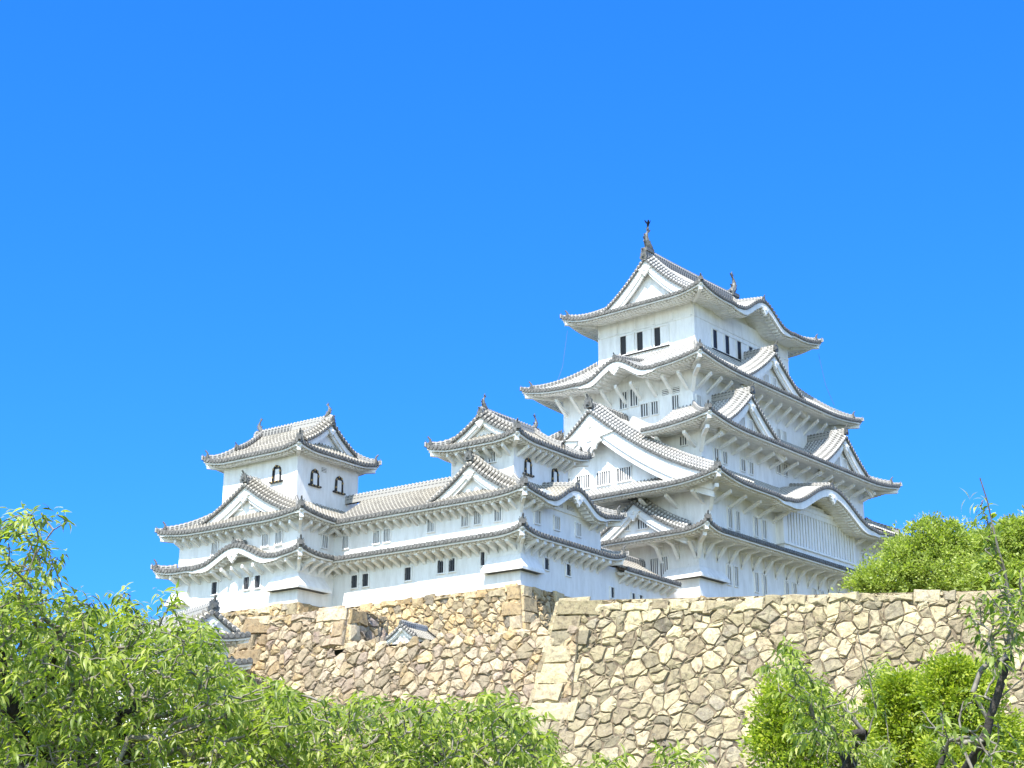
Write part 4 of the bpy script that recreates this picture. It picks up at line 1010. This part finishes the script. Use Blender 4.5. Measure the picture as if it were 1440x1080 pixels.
def cherry(name, label, root, base_z, regions, seed, leaf='leaf_cherry', ll=.098, group=None, lead=(), droop=.5, nleaf=(9, 15), rscale=1., stub=0):
    """grown tree: shoots scattered through the crown volume, each joined to the nearest wood already grown
    regions: (outline seen from the path, nearest, farthest, number of shoots)"""
    rg = np.random.RandomState(seed); T = empty(name, (root[0], root[1], -1.6), 0, label, 'tree', group); O = np.array([root[0], root[1], -1.6])
    sh = []
    for P, d0, d1, n in regions:
        xs = [p[0] for p in P]; ys = [p[1] for p in P]; c = 0
        while c < n:
            u, v = rg.uniform(min(xs), max(xs)), rg.uniform(min(ys), max(ys))
            if inpoly(u, v, P): sh.append(at(u, v, dist=rg.uniform(d0, d1))-O); c += 1
    cb = np.array([0, 0, base_z+1.6])
    nodes = [np.array([0., 0, -.2]), np.array([.03, .02, (base_z+1.6)*.5]), cb]; par = [-1, 0, 1]; path = [0., 0, 0]
    for pts in lead:
        prev = 2
        for q in pts:
            q = np.array(q)-O
            if len(nodes) > 3:
                pass
            nodes.append(q); par.append(prev); path.append(path[prev]+np.linalg.norm(q-nodes[prev])); prev = len(nodes)-1
    sh.sort(key=lambda q: np.linalg.norm(q-cb))
    NA = np.zeros((len(sh)*4+len(nodes)+10, 3)); PA = np.zeros(len(NA)); nn_ = len(nodes); NA[:nn_] = nodes; PA[:nn_] = path
    parr = list(par); tips = []; drs = []
    for q in sh:
        d = np.linalg.norm(NA[2:nn_]-q, axis=1); k = 2+int(np.argmin(d+.18*PA[2:nn_]+.0)); A = NA[k].copy(); L = np.linalg.norm(q-A)
        m = 3 if L > .5 else 2; prev = k
        for j in range(1, m+1):
            t = j/m; p = A+(q-A)*t+(rg.normal(0, .035*L, 3) if j < m else 0)+np.array([0, 0, .05*L*math.sin(math.pi*t)])
            NA[nn_] = p; PA[nn_] = PA[prev]+L/m; parr.append(prev); prev = nn_; nn_ += 1
        tips.append(q); drs.append((q-NA[parr[prev]]))
    cnt = np.zeros(nn_); has = set(parr)
    for i in range(nn_-1, 0, -1):
        if i not in has: cnt[i] += 1
        cnt[parr[i]] += cnt[i]
    mb = MB(); tb = MB()
    rad = lambda i: (rscale if cnt[i] > 8 else 1)*max(.0035, .0052*cnt[i]**.47)
    for i in range(1, nn_):
        p = parr[i]; big = cnt[i] > 14
        (mb if big else tb).tube([NA[p], (NA[p]+NA[i])/2+rg.normal(0, .006, 3), NA[i]], [rad(p) if p > 1 and big else rad(i)*1.1, rad(i)*1.03, rad(i)], 7 if big else 4, False)
    if stub: mb.tube([(0, 0, -.2), (.02, .02, (base_z+1.6)*.6), tuple(cb*.985), tuple(cb+(NA[3]-cb)*.35)], [stub*1.3, stub*1.1, stub, stub*.35], 9)
    mb.build('trunk', 'bark', T, True); tw_ = tb.build('twigs', 'twig', T, True)
    pos, dr, up, sc_, ti, br = [], [], [], [], [], []
    for q, d in zip(tips, drs):
        d = d/(np.linalg.norm(d)+1e-6); d = d*.6+np.array([0, 0, .25])+rg.normal(0, .35, 3); d /= np.linalg.norm(d)
        n = rg.randint(*nleaf); L = rg.uniform(.12, .26); hue = rg.uniform(.0, 1)
        for j in range(n):
            t = (j+.5)/n; a = j*2.4+rg.uniform(-.4, .4)
            o1 = np.cross(d, [0, 0, 1.]); o1 /= (np.linalg.norm(o1)+1e-6); o2 = np.cross(o1, d)
            out = o1*math.cos(a)+o2*math.sin(a)*.6
            pos.append(q+d*L*(t-.5)); v = out*.75+d*.35+np.array([0, 0, -droop*rg.uniform(.4, 1.3)]); dr.append(v)
            up.append(np.array([0, 0, 1.])+out*.9+rg.normal(0, .35, 3)); sc_.append(ll*rg.uniform(.65, 1.15)*(1-.3*t*rg.random())); ti.append(min(1, max(0, hue*.6+rg.uniform(-.15, .6)))); br.append(rg.random())
    leaf_mesh('leaves', leaf, T, CH_V, CH_T, pos, dr, up, sc_, ti, br)
    return T
GL = [(-60, 845), (60, 835), (110, 850), (165, 864), (225, 866), (262, 872), (292, 885), (312, 905), (316, 940), (355, 955), (400, 966), (430, 990), (430, 1110), (-60, 1110)]
r_ = at(60, 1300, dist=12.5)
cherry('cherry_tree', 'leafy green cherry tree filling the lower left corner, pale limbs showing inside', (r_[0], r_[1]), .6,
       [(GL, 10.5, 14.5, 1500), ([(-60, 900), (330, 950), (420, 1010), (420, 1110), (-60, 1110)], 12.5, 16, 700), ([(-60, 860), (130, 875), (130, 1060), (-60, 1060)], 12.5, 15.5, 380), ([(-60, 745), (20, 722), (70, 722), (88, 770), (80, 815), (60, 850), (-60, 860)], 10.5, 12.5, 85),
        ([(95, 740), (100, 728), (60, 718), (50, 728)], 11, 11.6, 4), ([(145, 838), (180, 832), (190, 860), (150, 864)], 11.5, 12.5, 8), ([(222, 842), (248, 828), (270, 848), (240, 862)], 11.5, 12.2, 5), ([(88, 838), (130, 838), (130, 862), (88, 860)], 11, 12.5, 8)], 5,
       lead=[[at(150, 1110, dist=12.3), at(95, 985, dist=12.2), at(190, 930, dist=12.4), at(265, 905, dist=12.5)], [at(40, 1090, dist=12), at(20, 1000, dist=11.8), at(-5, 880, dist=11.6), at(40, 800, dist=11.5), at(75, 745, dist=11.5)], [at(230, 1110, dist=12.6), at(330, 1040, dist=12.7)]], rscale=1.15)
GM = [(330, 975), (400, 968), (450, 995), (512, 980), (560, 992), (590, 983), (632, 984), (650, 1002), (682, 978), (727, 990), (737, 1020), (765, 1025), (790, 1070), (830, 1090), (830, 1120), (330, 1120)]
r_ = at(520, 1400, dist=13)
cherry('cherry_tree', 'broad low cherry crown along the bottom centre, in front of the brown terrace wall', (r_[0], r_[1]), .2,
       [(GM, 11, 15, 1000), ([(540, 985), (600, 985), (600, 1060), (540, 1060)], 11, 13, 20), ([(690, 1000), (760, 995), (770, 1040), (700, 1060)], 12, 14, 22)], 6,
       lead=[[at(520, 1120, dist=13), at(470, 1040, dist=13)], [at(600, 1110, dist=13), at(680, 1050, dist=13)]])
r_ = at(900, 1400, dist=14)
cherry('cherry_tree', 'few cherry sprigs poking up at the bottom below the great wall', (r_[0], r_[1]), -.1,
       [([(830, 1052), (870, 1040), (885, 1100), (825, 1110)], 13, 14.5, 12), ([(925, 1050), (960, 1028), (1000, 1075), (990, 1110), (920, 1110)], 13, 14.5, 22), ([(760, 1075), (1040, 1095), (1040, 1140), (760, 1140)], 13, 15, 50)], 7, ll=.11)
r_ = at(1212, 1400, dist=15)
cherry('cherry_tree', 'small cherry with stubby black trunk before the yellow-green shrubs', (r_[0], r_[1]), at(1213, 1068, dist=15)[2],
       [([(1072, 912), (1110, 905), (1160, 955), (1205, 985), (1190, 1040), (1120, 1060), (1110, 1000), (1075, 940)], 14, 16, 85), ([(1215, 925), (1250, 925), (1250, 1000), (1215, 1000)], 14, 16, 9), ([(1150, 1010), (1250, 1020), (1260, 1090), (1140, 1090)], 14, 16, 26)], 8,
       lead=[[at(1222, 1030, dist=15), at(1232, 1000, dist=15), at(1222, 950, dist=15), at(1206, 890, dist=15)], [at(1215, 1030, dist=15), at(1190, 1000, dist=15), at(1150, 955, dist=15)]], ll=.105, rscale=1.5, stub=.085)
r_ = at(1372, 1400, dist=11)
cherry('cherry_tree', 'slender young cherry with one tall leader against the sky at the right edge', (r_[0], r_[1]), at(1375, 1095, dist=11)[2],
       [([(1355, 880), (1400, 790), (1440, 790), (1460, 900), (1400, 940), (1370, 900)], 10.5, 11.8, 40), ([(1375, 735), (1395, 730), (1400, 780), (1385, 790)], 10.8, 11.2, 7), ([(1385, 800), (1450, 800), (1450, 960), (1385, 960)], 10.5, 11.5, 34),
        ([(1290, 1000), (1370, 960), (1400, 1010), (1440, 1050), (1430, 1100), (1300, 1100)], 10, 12, 46), ([(1380, 700), (1395, 705), (1392, 730), (1378, 725)], 11, 11.1, 3)], 9,
       lead=[[at(1385, 1040, dist=11), at(1402, 980, dist=11), at(1418, 920, dist=11), at(1424, 870, dist=11), at(1412, 800, dist=11), at(1396, 740, dist=11), at(1378, 672, dist=11)], [at(1402, 985, dist=11), at(1450, 945, dist=11)]], ll=.10, rscale=1.15, nleaf=(5, 9), stub=.05)

def crown_tree(name, label, base, zg, H, clumps, nl, ls, leaf, seed, group=None, cat='tree', limbs=9, tr=.25):
    """tree or shrub: clumps (centre offset, radii) filled with small leaves gathered in tufts"""
    rg = np.random.RandomState(seed); T = empty(name, (base[0], base[1], zg), 0, label, cat, group)
    pos, dr, up, sc_, ti, br = [], [], [], [], [], []
    vol = [r[0]*r[1]+r[1]*r[2] for _, r in clumps]; tot = sum(vol)
    for (c, r), v in zip(clumps, vol):
        c = np.array(c, float); r = np.array(r, float); nt_ = max(4, int(nl*v/tot/9))
        for _ in range(nt_):
            d = rg.normal(0, 1, 3); d /= np.linalg.norm(d); 
            if d[2] < -.35: d[2] *= -.6
            lump = 1+.16*math.sin(d[0]*5+c[0]*3)+.14*math.sin(d[1]*6+d[2]*5+c[1])
            tc_ = c+r*d*lump*rg.choice([rg.uniform(.5, 1.1), rg.uniform(.9, 1.38)], p=[.75, .25]); hue = rg.uniform(0, .6)
            for _ in range(rg.randint(6, 13)):
                e_ = rg.normal(0, 1, 3); e_ /= np.linalg.norm(e_)
                pos.append(tc_+e_*ls*rg.uniform(.3, 1.5)); w_ = e_*.8+d*.9+np.array([0, 0, .2]); dr.append(w_); up.append(d+np.array([0, 0, .6])+rg.normal(0, .5, 3)); sc_.append(ls*rg.uniform(.7, 1.3)); ti.append(min(1, hue+rg.uniform(-.05, .45))); br.append(rg.random())
    leaf_mesh('crown', leaf, T, SM_V, SM_T, pos, dr, up, sc_, ti, br)
    mb = MB(); top = np.array([0, 0, H*.45]); mb.tube([(0, 0, -.2), (.05, .03, H*.22), tuple(top)], [tr, tr*.8, tr*.6], 8)
    for c, r in clumps[:limbs]:
        c = np.array(c, float); m_ = (top+c)/2+rg.normal(0, .06*H, 3); mb.tube([top*rg.uniform(.6, 1), m_, c, c+np.array([0, 0, r[2]*.6])], [tr*.5, tr*.35, tr*.2, tr*.05], 5)
    mb.build('trunk', 'bark', T, True); return T
def clumps_px(base, zg, dist, specs):
    "clump centres given by where they stand at a distance; radii in metres"
    out = []
    for u, v, ru, rv in specs:
        p = at(u, v, dist=dist); k = dist/FPX; out.append((p-np.array([base[0], base[1], zg]), (ru*k, ru*k, rv*k)))
    return out
for i, (u, d, specs, lab) in enumerate((
    (1112, 24, [(1112, 1040, 50, 60), (1105, 988, 38, 40), (1135, 1000, 34, 42), (1082, 1060, 30, 44), (1155, 1060, 40, 50), (1185, 1050, 30, 46), (1212, 1075, 34, 40), (1120, 1120, 70, 50)], 'lime green shrub left of the stubby black cherry trunk'),
    (1270, 25, [(1270, 1010, 42, 55), (1262, 970, 32, 24), (1292, 980, 28, 32), (1245, 1045, 34, 54), (1300, 1060, 40, 50), (1275, 1120, 60, 50)], 'yellowish shrub between the black cherry trunk and the tallest lime shrub'),
    (1352, 24, [(1350, 990, 48, 60), (1343, 948, 34, 26), (1375, 972, 28, 36), (1318, 990, 26, 42), (1392, 1040, 44, 56), (1350, 1080, 60, 60), (1425, 1075, 50, 50)], 'tallest lime green rounded shrub at the lower right'))):
    p = at(u, 1300, dist=d); b_ = (p[0], p[1]); zg = -1.5
    crown_tree('shrub', lab, b_, zg, 3.6, clumps_px(b_, zg, d, specs), 24000, .066, 'leaf_lime', 60+i, 'lime green shrubs below the great wall', 'shrub', tr=.06)
for i, (u, d, specs, lab) in enumerate((
    (1330, 88, [(1310, 775, 42, 32), (1280, 790, 40, 28), (1240, 812, 34, 18), (1215, 826, 26, 12), (1345, 770, 34, 30), (1330, 800, 50, 30), (1295, 745, 18, 12), (1270, 770, 20, 14), (1375, 790, 34, 34), (1310, 735, 12, 9), (1335, 745, 20, 12), (1300, 815, 70, 22), (1370, 815, 50, 24), (1350, 835, 80, 20), (1250, 832, 40, 14)], 'rounded green tree rising behind the great wall beside the tall keep'),
    (1450, 84, [(1430, 765, 34, 28), (1470, 770, 50, 44), (1410, 800, 40, 34), (1450, 810, 44, 30), (1425, 742, 18, 12), (1395, 760, 22, 16), (1420, 825, 60, 24), (1470, 830, 60, 26)], 'green tree behind the great wall, cut off by the right edge'))):
    p = at(u, 830, dist=d); b_ = (p[0], p[1]); zg = 12.3
    crown_tree('broadleaf_tree', lab, b_, zg, 5.0, clumps_px(b_, zg, d, specs), 60000, .17, 'leaf_far', 70+i, 'trees behind the great wall', 'tree', tr=.22)
